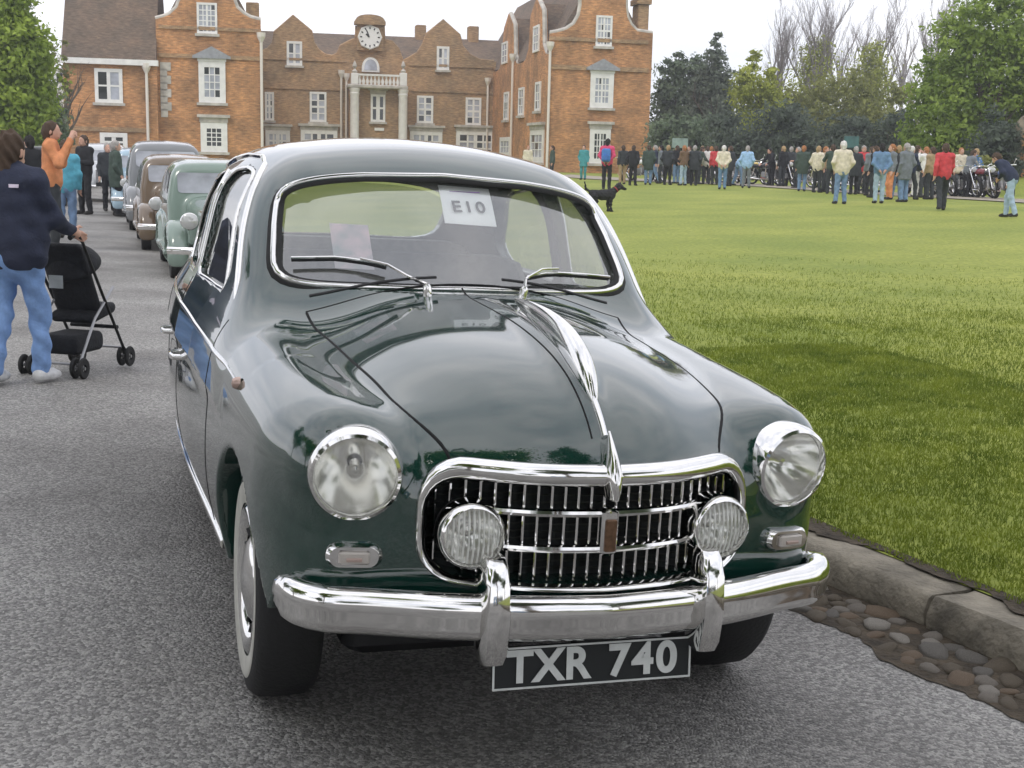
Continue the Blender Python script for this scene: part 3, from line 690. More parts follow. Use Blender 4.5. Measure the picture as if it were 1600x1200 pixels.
# bumper with overriders
def bump_y(x): return float(np.interp(abs(x),BX,BY))
_b=spl([0,.2,.4,.6,.70,.76],[-.785,-.765,-.722,-.655,-.615,-.56]); BX=np.linspace(0,.8,60); BY=_b(BX)
path=[(x,float(_b(abs(x)))) for x in np.linspace(-.66,.66,61)]
path=[(-.743,-.50),(-.738,-.54),(-.722,-.58),(-.697,-.608)]+path+[(.697,-.608),(.722,-.58),(.738,-.54),(.743,-.50)]
path=resample([(x*.957,y) for x,y in path],110)
def sec(f): # bumper section: curl at top, flat face, curl below (out, z)
    return [(-.035,.044),(-.012,.055),(.010,.053),(.021,.041),(.025,.024),(.026,.006),(.021,-.010),(.022,-.024),(.018,-.040),(.008,-.051),(-.010,-.056),(-.035,-.052)]
rings=[]
for i,(x,y) in enumerate(path):
    a=path[max(i-1,0)]; b=path[min(i+1,len(path)-1)]; t=np.array([b[0]-a[0],b[1]-a[1]]); t/=np.linalg.norm(t); n_=np.array([t[1],-t[0]])
    k=1.0 if 2<i<107 else .8
    rings.append([(x+n_[0]*o,y+n_[1]*o,.446+zz*k) for o,zz in sec(0)])
bum=MB().loft(rings,True,True).build('bumper',M_CHROME,car,smooth='all')
def overrider(x):
    y=bump_y(x); mb=MB(); rings=[]
    for z,w_,o in ((.340,.016,.015),(.346,.027,.034),(.373,.032,.048),(.450,.033,.058),(.535,.030,.050),(.575,.026,.030),(.592,.022,.000),(.596,.016,-.02)):
        rings.append([(x-w_,y+.03,z),(x-w_,y-o*.6,z),(x-w_*.75,y-o*.92,z),(x-w_*.3,y-o,z),(x+w_*.3,y-o,z),(x+w_*.75,y-o*.92,z),(x+w_,y-o*.6,z),(x+w_,y+.03,z)])
    mb.loft(rings,True,True); mb.build('overrider',M_CHROME,bum,smooth=True)
for s in (-1,1): overrider(s*.268)
# front apron filler (valance) below grille
# number plate
pl=empty('number_plate',(-.006,-.738,.318)); pl.parent=car; pl.rotation_euler=(math.radians(-6),0,0)
MB().bbox(-.252,.252,-.006,.008,-.050,.050,.003).build('plate_board',mat('plate_black',(.006,.008,.009),.6),pl)
M_PW=mat('plate_white',(.62,.64,.62),.5,var=.1,vscale=30)
fr=MB()
for a in ((-.252,.252,.0455,.050),(-.252,.252,-.050,-.0455)): fr.box(a[0],a[1],-.0085,-.0055,a[2],a[3])
for a in ((-.252,-.2475),(.2475,.252)): fr.box(a[0],a[1],-.0085,-.0055,-.0455,.0455)
fr.build('plate_border',M_PW,pl)
def lettering(body,size,m,parent,loc,rot,bold=0.0,sx=1.0,name='lettering',sp=1.0):
    me=text_mesh(body,size,.0012,bold,sx,space=sp); o=link(name,me,m,parent); o.location=loc; o.rotation_euler=rot; return o
lettering('TXR',.106,M_PW,pl,(-.115,-.009,0),(math.radians(90),0,0),.0032,.98,sp=1.06)
lettering('740',.106,M_PW,pl,(.125,-.009,0),(math.radians(90),0,0),.0032,1.03,sp=1.14)
MB().bbox(-.06,.06,-.735,-.60,.355,.395,.01).build('plate_bracket',M_BLACK,car)
# wipers
def wiper(x0,pts,bl):
    w_=empty('wiper'); w_.parent=car
    base=on_front([(x0,1.060)])[0]; n_=nrm([base])[0]
    mb=MB(); mb.tube([tuple(base-n_*.01),tuple(base+n_*.03),tuple(base+n_*.04)],[.015,.013,.006],10); mb.build('wiper_pivot',M_CHROME,w_,smooth=True)
    A=on_front(pts,cabin_f); NA=nrm(A,cabin_f); P=[tuple(base+n_*.035)]+[tuple(a+n*.032) for a,n in zip(A,NA)]
    MB().tube(resample(P,14),[.0065-.003*i/13 for i in range(14)],6).build('wiper_arm',M_CHROME,w_,smooth=True)
    B=on_front(bl,cabin_f); NB=nrm(B,cabin_f); Pb=resample([tuple(a+n*.016) for a,n in zip(B,NB)],10)
    MB().tube(Pb,.0075,6,flat=.6).build('wiper_blade',M_BLACK,w_,smooth=True)
    Pc=resample([tuple(a+n*.025) for a,n in zip(B,NB)],10); MB().tube(Pc,.004,5).build('blade_spine',M_CHROME,w_,smooth=True)
wiper(-.155,[(-.19,1.085),(-.25,1.118),(-.33,1.132)],[(-.54,1.128),(-.40,1.137),(-.30,1.128),(-.25,1.118)])
wiper(.155,[(.20,1.088),(.27,1.118),(.33,1.120)],[(.21,1.098),(.30,1.112),(.42,1.108),(.53,1.100)])
# bonnet air vent louvre below the screen
for x0,x1 in ((-.50,-.10),(.12,.50)):
    P=on_top([(x,.545+.10*abs(x)**2) for x in np.linspace(x0,x1,20)]); ribbon(P,.012,.004).build('scuttle_vent',M_BLACK,body)
# papers behind the screen
def paper(name,cx,cz,wd,ht,m,label,rot=0.0,bow=.0,cat='sign'):
    V=[];nx_,nz_=7,5
    P2=[]
    for j in range(nz_):
        for i in range(nx_):
            a=(i/(nx_-1)-.5)*wd; b=(j/(nz_-1)-.5)*ht; P2.append((cx+a*math.cos(rot)-b*math.sin(rot),cz+a*math.sin(rot)+b*math.cos(rot)))
    P=on_front(P2,cabin_f); N_=nrm(P,cabin_f); P=P-N_*.022
    mb=MB().add(list(P)+list(P-N_*.001),[(j*nx_+i,j*nx_+i+1,(j+1)*nx_+i+1,(j+1)*nx_+i) for j in range(nz_-1) for i in range(nx_-1)]+[(35+j*nx_+i,35+(j+1)*nx_+i,35+(j+1)*nx_+i+1,35+j*nx_+i+1) for j in range(nz_-1) for i in range(nx_-1)])
    o=mb.build(name,m,None,smooth='all',fix=False); o.matrix_world=car_M; tag(o,label,cat)
    return o,P,N_
bpy.context.view_layer.update(); car_M=car.matrix_world.copy()
M_PAPER=mat('paper',(.93,.93,.94),.7,var=.03,vscale=9)
sg,P,N_=paper('paper_sign',.075,1.345,.185,.125,M_PAPER,'white paper sheet marked E10 behind the windscreen of the green saloon',-.03)
c_=P[17]; nn=Vector(N_[17]); 
tx=text_mesh('E10',.072,.0006,.0010,1.0,space=1.2); o=link('lettering',tx,mat('ink',(.02,.02,.025),.6),sg)
q=Vector(nn).to_track_quat('Z','Y'); o.rotation_mode='QUATERNION'; o.rotation_quaternion=q; o.location=Vector(c_)+nn*.004+(q@Vector((0,-.012,0)))
ul=MB().box(-.055,.055,-.001,.001,-.0012,.0012).build('printed_line',mat('ink_purple',(.25,.12,.4),.6),sg); ul.rotation_mode='QUATERNION'; ul.rotation_quaternion=q@Matrix.Rotation(math.pi/2,3,'X').to_quaternion(); ul.location=Vector(c_)+nn*.004+(q@Vector((0,.06,0)))
lf,P,N_=paper('leaflet',-.345,1.20,.125,.135,mat('leaflet_print',(.55,.62,.66),.5,var=.5,vscale=14,var2=(.72,.52,.56)),'pale blue and pink leaflet standing behind a lower corner of the windscreen',0,cat='leaflet')
# ------------------------------------------------------------------ the brick mansion
B_YAW=math.radians(11); _bd=82.0
_o=ray(855,243); B_O=np.array([_bd*_o[0]/_o[1],_bd,0.0]); B_Z=0.35
_bu=np.array([math.cos(B_YAW),math.sin(B_YAW),0]); _bv=np.array([-math.sin(B_YAW),math.cos(B_YAW),0])
def bp(px,py,plane,val):     # photo pixel -> (u,v,z) of the mansion frame on the plane u=val or v=val
    d=ray(px,py); o=np.array([0,0,CAM_H])-B_O; du,dv=d@_bu,d@_bv; ou,ov=o@_bu,o@_bv
    t=(val-(ou if plane=='u' else ov))/(du if plane=='u' else dv); return ou+t*du, ov+t*dv, CAM_H+t*d[2]-B_Z
def brick_mat(name,c1,c2,mort,sc=1.0,dark=.35):
    m=bpy.data.materials.new(name); m.use_nodes=True; t=m.node_tree; b=t.nodes['Principled BSDF']; tc=t.nodes.new('ShaderNodeTexCoord')
    sx=t.nodes.new('ShaderNodeSeparateXYZ'); t.links.new(tc.outputs['Object'],sx.inputs[0]); ad=t.nodes.new('ShaderNodeMath'); t.links.new(sx.outputs['X'],ad.inputs[0]); t.links.new(sx.outputs['Y'],ad.inputs[1])
    cb=t.nodes.new('ShaderNodeCombineXYZ'); t.links.new(ad.outputs[0],cb.inputs['X']); t.links.new(sx.outputs['Z'],cb.inputs['Y'])
    br=t.nodes.new('ShaderNodeTexBrick'); br.inputs['Scale'].default_value=4.4*sc; br.inputs['Mortar Size'].default_value=.022; br.inputs['Color1'].default_value=(*c1,1); br.inputs['Color2'].default_value=(*c2,1); br.inputs['Mortar'].default_value=(*mort,1); br.inputs['Brick Width'].default_value=1.0; br.inputs['Row Height'].default_value=.33
    t.links.new(cb.outputs[0],br.inputs['Vector'])
    n=t.nodes.new('ShaderNodeTexNoise'); n.inputs['Scale'].default_value=.55; n.inputs['Detail'].default_value=9; n.inputs['Roughness'].default_value=.68; t.links.new(tc.outputs['Object'],n.inputs['Vector'])
    r=t.nodes.new('ShaderNodeValToRGB'); r.color_ramp.elements[0].position=.33; r.color_ramp.elements[1].position=.66; r.color_ramp.elements[0].color=(dark*1.45,dark*1.5,dark*1.5,1); r.color_ramp.elements[1].color=(1.25,1.15,1.05,1)
    t.links.new(n.outputs['Fac'],r.inputs['Fac'])
    n3=t.nodes.new('ShaderNodeTexNoise'); n3.inputs['Scale'].default_value=5; n3.inputs['Detail'].default_value=5; mp3=t.nodes.new('ShaderNodeMapping'); mp3.inputs['Scale'].default_value=(.55,2.2,1); t.links.new(cb.outputs[0],mp3.inputs['Vector']); t.links.new(mp3.outputs[0],n3.inputs['Vector'])
    r3=t.nodes.new('ShaderNodeValToRGB'); r3.color_ramp.elements[0].position=.35; r3.color_ramp.elements[1].position=.65; r3.color_ramp.elements[0].color=(.74,.72,.70,1); r3.color_ramp.elements[1].color=(1.2,1.2,1.16,1); t.links.new(n3.outputs['Fac'],r3.inputs['Fac'])
    mm=t.nodes.new('ShaderNodeMixRGB'); mm.blend_type='MULTIPLY'; mm.inputs['Fac'].default_value=1; t.links.new(br.outputs['Color'],mm.inputs['Color1']); t.links.new(r.outputs['Color'],mm.inputs['Color2'])
    m4=t.nodes.new('ShaderNodeMixRGB'); m4.blend_type='MULTIPLY'; m4.inputs['Fac'].default_value=1; t.links.new(mm.outputs['Color'],m4.inputs['Color1']); t.links.new(r3.outputs['Color'],m4.inputs['Color2'])
    t.links.new(m4.outputs['Color'],b.inputs['Base Color']); b.inputs['Roughness'].default_value=.9
    bm_=t.nodes.new('ShaderNodeBump'); bm_.inputs['Strength'].default_value=.5; bm_.inputs['Distance'].default_value=.02; t.links.new(br.outputs['Fac'],bm_.inputs['Height']); bm_.invert=True; t.links.new(bm_.outputs['Normal'],b.inputs['Normal'])
    return m
M_BRICK=brick_mat('orange_brick',(.60,.310,.140),(.44,.215,.095),(.48,.39,.26))
M_BRICKD=brick_mat('weathered_brick',(.43,.28,.155),(.32,.20,.115),(.42,.37,.27),dark=.5)
M_TILE=brick_mat('roof_tile',(.20,.150,.115),(.15,.115,.09),(.10,.08,.065),1.2,.5)
M_STONE=mat('pale_stone',(.50,.47,.42),.85,var=.25,vscale=2.5); M_WPAINT=mat('white_paint',(.80,.79,.76),.5,var=.08,vscale=3)
M_WPANE=mat('curtain_and_sky_pane',(.42,.44,.50),.12,var=.35,vscale=1.3,spec=.6); M_DPANE=mat('dark_pane',(.045,.05,.05),.08,var=.4,vscale=1.0,spec=.7)  # pale pane colour holds painted sky reflection as well as curtains
M_LEAD=mat('lead_grey',(.30,.31,.33),.6,var=.2,vscale=4); M_PIPE=mat('cream_pipe',(.74,.69,.62),.6)
man=empty('mansion',tuple(B_O+np.array([0,0,B_Z])),B_YAW,'orange brick mansion with shaped gables, clock and white porch facing the lawn','mansion')
def wallprism(name,poly,plane,at,thick,m,bricks=None):
    mb=MB(); mb.prism(poly,at,at+thick,'Y' if plane=='v' else 'X'); return mb.build(name,m,man)
def W2(plane,val,pts):
    r=[]
    for px,py in pts:
        u,v,z=bp(px,py,plane,val); r.append((u if plane=='v' else v,z))
    return r
GB=-1.2
_curve=lambda pts,n: [tuple(q) for q in resample(pts,n)]
# right wing, gable front (plane v=0)
def gable_wing(nm,xl,xr,lsh,rsh,prof,v=0.0):
    L=W2('v',v,prof); bl=W2('v',v,[(xl,200)])[0][0]; br=W2('v',v,[(xr,200)])[0][0]
    poly=[(bl,GB)]+[(bl,L[0][1])]+L[1:-1]+[(br,L[-1][1])]+[(br,GB)]
    return poly,bl,br
prR=[(857,52),(873,50),(886,46),(898,38),(906,24),(909,8),(909,-18),(925,-40),(943,-48),(961,-40),(978,-18),(978,10),(980,26),(986,39),(996,49),(1013,52)]
polyR,uR0,uR1=gable_wing('r',857,1014,0,0,prR)
uR0=0.0; polyR[0]=(0.0,GB); polyR[1]=(0.0,polyR[1][1])
wallprism('gable_wall',polyR,'v',0.0,.45,M_BRICK)
def coping(pts,plane,val,off=-.12,r=.13,m=M_STONE,name='gable_coping'):
    P=[((a,val+off,b) if plane=='v' else (val+off,a,b)) for a,b in pts]; MB().tube(P,r,6).build(name,m,man)
zs=polyR[1][1]
coping(polyR[1:-1],'v',.2,0,.2)
# wing depth behind the gable: inner side wall (plane u=0), outer wall, roof
COURT=20.5
eR=min(p[1] for p in polyR[1:-1])
sideprof=W2('u',0.0,[(857,56),(850,58)]); zE=eR
# inner side wall with two shaped gables
def side_gable(c0,c1,zb,zt):   # centre at (c0+c1)/2
    w=(c1-c0); return [(c0,zb),(c0+w*.10,zb+.12),(c0+w*.22,zb+.75),(c0+w*.27,zt-1.1),(c0+w*.28,zt-.9),(c0+w*.5,zt),(c0+w*.72,zt-.9),(c0+w*.73,zt-1.1),(c0+w*.78,zb+.75),(c0+w*.90,zb+.12),(c1,zb)]
sg1=side_gable(.9,8.6,zE-1.2,zE+2.6); sg2=side_gable(10.6,18.6,zE-1.2,zE+2.6)
wallprism('court_wall',[(.452,GB),(.452,zE-1.2)]+sg1+sg2+[(COURT,zE-1.2),(COURT,GB)],'u',0.0,.4,M_BRICK)
for g in (sg1,sg2): coping(g,'u',.2,0,.17,M_WPAINT if False else M_STONE)
uRr=uR1
MB().box(.41,uRr,1.2,COURT+8,GB,zE-1.0).build('wing_core',M_BRICK,man)
rz_=zE+4.6; um=(0+uRr)/2
MB().prism([(.05,zE-1.1),(um,rz_),(uRr+.1,zE-1.1)],.46,COURT+8,'Y').build('wing_roof',M_TILE,man)
for (c0,c1) in ((.9,8.6),(10.6,18.6)):
    m_=(c0+c1)/2; MB().add([(.38,c0+1.6,zE-.9),(.38,m_,zE+2.3),(.38,c1-1.6,zE-.9),(um,m_,zE+2.3)],[(0,1,3),(1,2,3),(0,3,2),(0,2,1)]).build('gablet_roof',M_TILE,man)
# right chimney
a=bp(993,60,'v',1.0); b=bp(1012,8,'v',1.0); MB().bbox(a[0],b[0],.6,2.0,a[2]-3,b[2],.06).box(a[0]-.12,b[0]+.12,.48,2.12,b[2],b[2]+.35).build('chimney',M_BRICKD,man)
# left wing
lw0=bp(247,200,'v',0.0)[0]; lw1=bp(409,200,'v',0.0)[0]
prL=[(247,30),(255,27),(266,22),(277,12),(283,-4),(285,-30),(303,-55),(323,-64),(343,-55),(361,-30),(363,-4),(369,12),(380,22),(391,28),(402,31),(408,32)]
LL=W2('v',0.0,prL); polyL=[(lw0,GB),(lw0,LL[0][1])]+LL[1:-1]+[(lw1,LL[-1][1]),(lw1,GB)]
wallprism('gable_wall',polyL,'v',0.0,.45,M_BRICK); coping(polyL[1:-1],'v',.2,0,.2)
zEL=min(p[1] for p in polyL[1:-1])
MB().box(lw0+.02,lw1-.02,.46,COURT+8,GB,zEL-.8).build('wing_core',M_BRICK,man)
MB().prism([(lw0+.05,zEL-.82),((lw0+lw1)/2,zEL+4.6),(lw1-.05,zEL-.82)],.46,COURT+8,'Y').build('wing_roof',M_TILE,man)
a=bp(385,60,'v',6.0); b=bp(405,6,'v',6.0); MB().bbox(a[0],b[0],5.2,6.8,a[2]-2,b[2],.06).build('chimney',M_BRICKD,man)
# main range (plane v=COURT)
c0=lw1; c1=.2
profC=[(410,81),(420,76),(428,66),(430,50),(458,25),(486,49),(489,66),(497,78),(508,86),(519,88),(528,84),(533,72),(546,65),(557,60),(558,40),(599,41),(600,62),(612,65),(622,76),(629,95),(640,91),(653,83),(662,70),(668,53),(693,32),(718,55),(722,72),(734,86),(750,94),(772,96)]
LC=W2('v',COURT,profC)
wallprism('range_wall',[(c0-.4,GB),(c0-.4,LC[0][1])]+LC[1:-1]+[(c1,LC[-1][1]),(c1,GB)],'v',COURT,.45,M_BRICKD)
coping([LC[i] for i in range(len(LC)) if i<15],'v',COURT+.2,0,.14,M_BRICKD); coping(LC[15:],'v',COURT+.2,0,.14,M_BRICKD)
zl=W2('v',COURT,[(519,88)])[0][1]; rid=bp(600,56,'v',COURT+5)[2]
MB().prism([(COURT+.46,zl-.2),(COURT+5,rid),(COURT+9.5,zl-.2)],c0-.4,c1+1,'X').build('range_roof',M_TILE,man)
MB().box(c0-.3,c1+.4,COURT+.5,COURT+9.4,GB,zl-.25).build('range_core',M_BRICKD,man)
# lower brighter brick band between string courses as slightly proud panels: string courses
def course(px0,px1,py,v,h=.18,m=M_BRICKD,d=.10,xu=None):
    a=bp(px0,py,'v',v); b=bp(px1,py,'v',v); MB().box(a[0],b[0],v-d,v+.05,(a[2]+b[2])/2-h/2,(a[2]+b[2])/2+h/2).build('string_course',m,man)
course(411,540,93,COURT); course(640,770,103,COURT); course(411,540,138,COURT); course(640,770,143,COURT)
course(858,1013,107,0,.28); course(858,1013,63,0,.22); course(248,408,89,0,.24); course(248,408,45,0,.2)
# chimneys on main roof
for (x0,x1,y0,y1) in ((649,665,40,60),(731,747,42,63)):
    a=bp(x0,y1,'v',COURT+5); b=bp(x1,y0,'v',COURT+5); MB().bbox(a[0],b[0],COURT+4.5,COURT+5.6,a[2]-1.5,b[2],.05).build('chimney',M_BRICKD,man)
# ---- windows
def window(px0,py0,px1,py1,plane,val,nx,ny,pane=M_WPANE,head=None,sill=True,fw=.13,mw=.055,trans=None):
    a=bp(px0,py1,plane,val); b=bp(px1,py0,plane,val); i=0 if plane=='v' else 1
    A0,A1=sorted((a[i],b[i])); z0,z1=a[2],b[2]
    if plane=='u':  # receding wall: heights measured at each end
        zz0=bp(px1,py1,plane,val)[2]; z0=(a[2]+zz0)/2 if False else a[2]; z1=b[2]
    def bx(mb,a0,a1,d0,d1,b0,b1):
        if plane=='v': mb.box(a0,a1,val+d0,val+d1,b0,b1)
        else: mb.box(val+d0,val+d1,a0,a1,b0,b1)
        return mb
    fr=MB(); bx(fr,A0,A1,-.10,.02,z1-fw,z1); bx(fr,A0,A1,-.10,.02,z0,z0+fw); bx(fr,A0,A0+fw,-.10,.02,z0+fw,z1-fw); bx(fr,A1-fw,A1,-.10,.02,z0+fw,z1-fw)
    W=fr.build('window',M_WPAINT,man)
    iw=A1-A0-2*fw; ih=z1-z0-2*fw; pw,ph=iw/nx,ih/ny
    for q in range(1,nx): 
        k=mw*(2.0 if (nx%2==0 and q==nx//2) else 1); x=A0+fw+q*pw; bx(MB(),x-k/2,x+k/2,-.075,.0,z0+fw,z1-fw).build('glazing_bar',M_WPAINT,W)
    for q in range(1,ny):
        k=mw*(2.0 if (trans==q) else 1); z=z0+fw+q*ph; bx(MB(),A0+fw,A1-fw,-.070,.0,z-k/2,z+k/2).build('glazing_bar',M_WPAINT,W)
    for q in range(nx):
        for r in range(ny): bx(MB(),A0+fw+q*pw,A0+fw+(q+1)*pw,-.045-.004*random.random(),-.01,z0+fw+r*ph,z0+fw+(r+1)*ph).build('pane',pane if random.random()<.8 or pane is M_DPANE else M_DPANE,W)
    if sill: bx(MB(),A0-.12,A1+.12,-.22,-.002,z0-.16,z0-.003).build('sill',M_STONE,W)
    if head=='flat': bx(bx(MB(),A0-.18,A1+.18,-.30,-.002,z1+.28,z1+.46),A0-.05,A1+.05,-.14,-.002,z1+.003,z1+.277).build('cornice',M_STONE,W)
    if head=='ped':
        m_=(A0+A1)/2; P=[(A0-.32,z1+.30),(m_,z1+.86),(A1+.32,z1+.30),(A1+.32,z1+.16),(A0-.32,z1+.16)]
        mb=MB(); mb.prism(P,val-.30,val-.002,'Y'); mb.build('pediment',M_LEAD,W)
        bx(MB(),A0-.05,A1+.05,-.14,-.002,z1+.003,z1+.157).build('frieze',M_WPAINT,W)
    return W
# right wing front
window(930,25,957,72,'v',0,4,4,trans=2); window(921,115,959,168,'v',0,4,4,head='ped',fw=.32,trans=2); window(920,202,954,255,'v',0,4,4,M_DPANE,'flat',fw=.30)
# left wing front
window(308,5,339,52,'v',0,4,5); window(311,97,352,160,'v',0,3,4,head='ped',fw=.34); window(314,192,355,237,'v',0,3,4,M_DPANE,'flat',fw=.36)
# main range
for r in ((448,65,472,102,2,2),(682,73,702,109,2,2)): window(*r[:4],'v',COURT,r[4],r[5],fw=.18,mw=.09)
for r in ((414,144,428,188),(484,144,510,190),(651,150,677,192),(727,153,752,195)): window(*r,'v',COURT,2,4,fw=.16,mw=.08,trans=2)
for r in ((415,204,453,246),(470,204,527,246),(640,206,691,248),(712,206,773,248)): window(*r,'v',COURT,4,3,head='flat',fw=.3,mw=.14)
# court side of the right wing
for r in ((785,64,794,101),(834,38,844,83)): window(*r,'u',0,2,3,sill=False,fw=.14)
for r in ((788,143,796,188),(811,136,820,181),(837,127,846,174)): window(*r,'u',0,2,3,fw=.16)
window(782,214,798,244,'u',0,3,2,fw=.3); window(829,202,851,253,'u',0,3,3,fw=.34,head='flat')
# rainwater pipes
def pipe(px0,py0,px1,py1,plane,val,r=.085):
    a=bp(px0,py0,plane,val); b=bp(px1,py1,plane,val); o=-.16
    P=[(a[0]+(o if plane=='u' else 0),a[1]+(o if plane=='v' else 0),a[2]),]; x,y=P[0][0],P[0][1]; P.append((x,y,GB))
    mb=MB().tube(P,r,8); mb.build('downpipe',M_PIPE,man)
    MB().lathe([(.10,-.30),(.24,0),(.26,.25)],8,'Z',(x,y,a[2]),True).build('pipe_hopper',M_PIPE,man)
pipe(805,90,803,247,'u',0); pipe(859,72,853,255,'v',0); pipe(762,127,762,200,'v',COURT); pipe(408,58,413,220,'v',0); pipe(533,115,535,215,'v',COURT); pipe(541,120,541,215,'v',COURT)
# clock bay, porch
PV=COURT-1.6
cb0,cb1=bp(541,200,'v',PV)[0],bp(641,200,'v',PV)[0]; zt=bp(590,134,'v',PV)[2]
MB().box(cb0+.25,cb1-.25,PV+.5,COURT-.002,GB,zt-.1).build('porch_bay',M_BRICKD,man)
e0,e1=bp(543,134,'v',PV)[0],bp(637,134,'v',PV)[0]
MB().bbox(e0,e1,PV-.35,COURT-.01,zt-.22,zt+.06,.06).build('porch_entablature',M_STONE,man)
for px in (554,629.5):
    u=bp(px,180,'v',PV)[0]; MB().lathe([(.42,GB),(.42,GB+.3),(.34,GB+.45),(.33,zt-.75),(.38,zt-.60),(.34,zt-.55),(.40,zt-.35),(.42,zt-.22)],16,'Z',(u,PV,0),True).build('porch_column',M_WPAINT,man,smooth=True)
    zz=bp(px,114,'v',PV)[2]; MB().bbox(u-.27,u+.27,PV-.22,PV+.3,zt+.061,zz,.04).build('balustrade_pier',M_WPAINT,man); MB().lathe([(.10,0),(.22,.12),(.05,.3),(.17,.5),(.1,.75),(.01,.9)],10,'Z',(u,PV,zz),True).build('finial',M_STONE,man,smooth=True)
ua,ub=bp(559,180,'v',PV)[0],bp(624,180,'v',PV)[0]; zz=bp(590,116,'v',PV)[2]
MB().box(ua-.1,ub+.1,PV-.14,PV+.14,zz-.14,zz).build('handrail',M_WPAINT,man)
for k in range(11):
    u=ua+(ub-ua)*(k+.5)/11; MB().lathe([(.07,zt+.061),(.13,zt+.3),(.05,zz-.3),(.07,zz-.141)],8,'Z',(u,PV,0)).build('baluster',M_WPAINT,man,smooth=True)
window(579,148,602,190,'v',PV+.5,2,2,M_DPANE,'flat',fw=.16,mw=.14)
a=bp(585,204,'v',PV+.5); b=bp(600,200,'v',PV+.5); MB().box(a[0],b[0],PV+.42,PV+.498,a[2],b[2]).build('plaque',M_WPAINT,man)
# lunette window behind the balustrade
a=bp(565,112,'v',COURT); b=bp(593,90,'v',COURT); r=(b[0]-a[0])/2; uc=(a[0]+b[0])/2; zb=a[2]; hh=b[2]-zb
arc=[(uc+r*math.cos(t),zb+hh*math.sin(t)**.7) for t in np.linspace(0,math.pi,15)]
MB().prism(arc,COURT-.14,COURT-.002,'Y').build('arched_frame',M_WPAINT,man)
arc2=[(uc+(p-uc)*.72,zb+.12+(q-zb)*.74) for p,q in arc]; MB().prism(arc2,COURT-.17,COURT-.143,'Y').build('arched_pane',M_WPANE,man)
# clock and its pediment
cc=bp(578,58,'v',COURT-.5); R=18/2000*103
ck=empty('clock',(cc[0],COURT-.5,cc[2])); ck.parent=man
a=bp(558,78,'v',COURT-.4); b=bp(599,40,'v',COURT-.4)
MB().box(a[0],b[0],COURT-.4,COURT-.002,a[2],b[2]).build('clock_surround',M_BRICKD,man)
MB().lathe([(R*1.0,.08),(R*1.0,-.06),(R*.92,-.10),(R*.86,-.07),(R*.86,-.06)],8,'Y',(0,0,0)).build('clock_frame',M_WPAINT,ck)
MB().lathe([(.001,-.065),(R*.88,-.065)],24,'Y').build('dial',mat('dial_white',(.83,.82,.80),.5),ck)
for k in range(12):
    t=2*math.pi*k/12; c_,s_=math.sin(t),math.cos(t); MB().tube([(c_*R*.64,-.085,s_*R*.64),(c_*R*.80,-.085,s_*R*.80)],.045,4).build('hour_mark',M_BLACK,ck)
for ang,l,w_ in ((math.radians(-28),.62,.04),(math.radians(-52),.40,.055)):
    MB().tube([(-math.sin(ang)*-.1,-.10,0),(math.sin(ang)*R*l,-.10,math.cos(ang)*R*l)],w_,4).build('clock_hand',M_BLACK,ck)
u0,u1=bp(557,40,'v',COURT-.4)[0],bp(599,40,'v',COURT-.4)[0]; z0=b[2]; zt2=bp(578,23,'v',COURT-.4)[2]; um_=(u0+u1)/2
MB().prism([(u0-.15,z0),(u0-.15,z0+.25)]+[(um_-(u1-u0+.3)/2*math.cos(t)*.95,z0+.25+(zt2-z0-.25)*math.sin(t)**.8) for t in np.linspace(.12,math.pi-.12,9)]+[(u1+.15,z0+.25),(u1+.15,z0)],COURT-.75,COURT+.3,'Y').build('clock_pediment',M_BRICKD,man)
# service block on the left
SV=-.6
s0,s1=bp(100,150,'v',SV)[0],bp(246,150,'v',SV)[0]; ze=bp(170,101,'v',SV)[2]
sb=empty('service_wing',(0,0,0)); sb.parent=man
MB().box(s0,s1,SV,SV+9,GB,ze).build('wall',M_BRICK,sb)
MB().box(s0-.25,s1+.1,SV-.35,SV+.1,ze+.002,ze+.32).build('eaves_cornice',M_WPAINT,sb)
MB().prism([(SV-.30,ze+.325),(SV+4.7,ze+7.6),(SV+9.3,ze+.325)],s0-.05,s1-.02,'X').build('roof',M_TILE,sb)
window(149,108,191,160,'v',SV,2,2,fw=.2,mw=.10); window(157,208,199,236,'v',SV,2,2,M_DPANE,fw=.26,mw=.12); course(102,236,202,SV,.26,M_BRICKD)
pipe(229,106,237,220,'v',SV)
a=bp(90,184,'v',SV+1); b=bp(101,107,'v',SV+1)
MB().box(a[0],s0-.003,SV+.4,SV+2.6,a[2],b[2]).build('oriel',M_WPAINT,man)
MB().box(a[0]+.12,s0-.1,SV+.36,SV+.397,a[2]+2.0,b[2]-.3).build('oriel_pane',M_DPANE,man)
# stone quoins of an old opening
for k in range(8):
    z=bp(255,183-k*10.4,'v',0)[2]; u=bp(251,150,'v',0)[0]; MB().box(u,u+(.62 if k%2 else .40),-.05,-.002,z,z+.48).build('quoin',M_STONE,man)
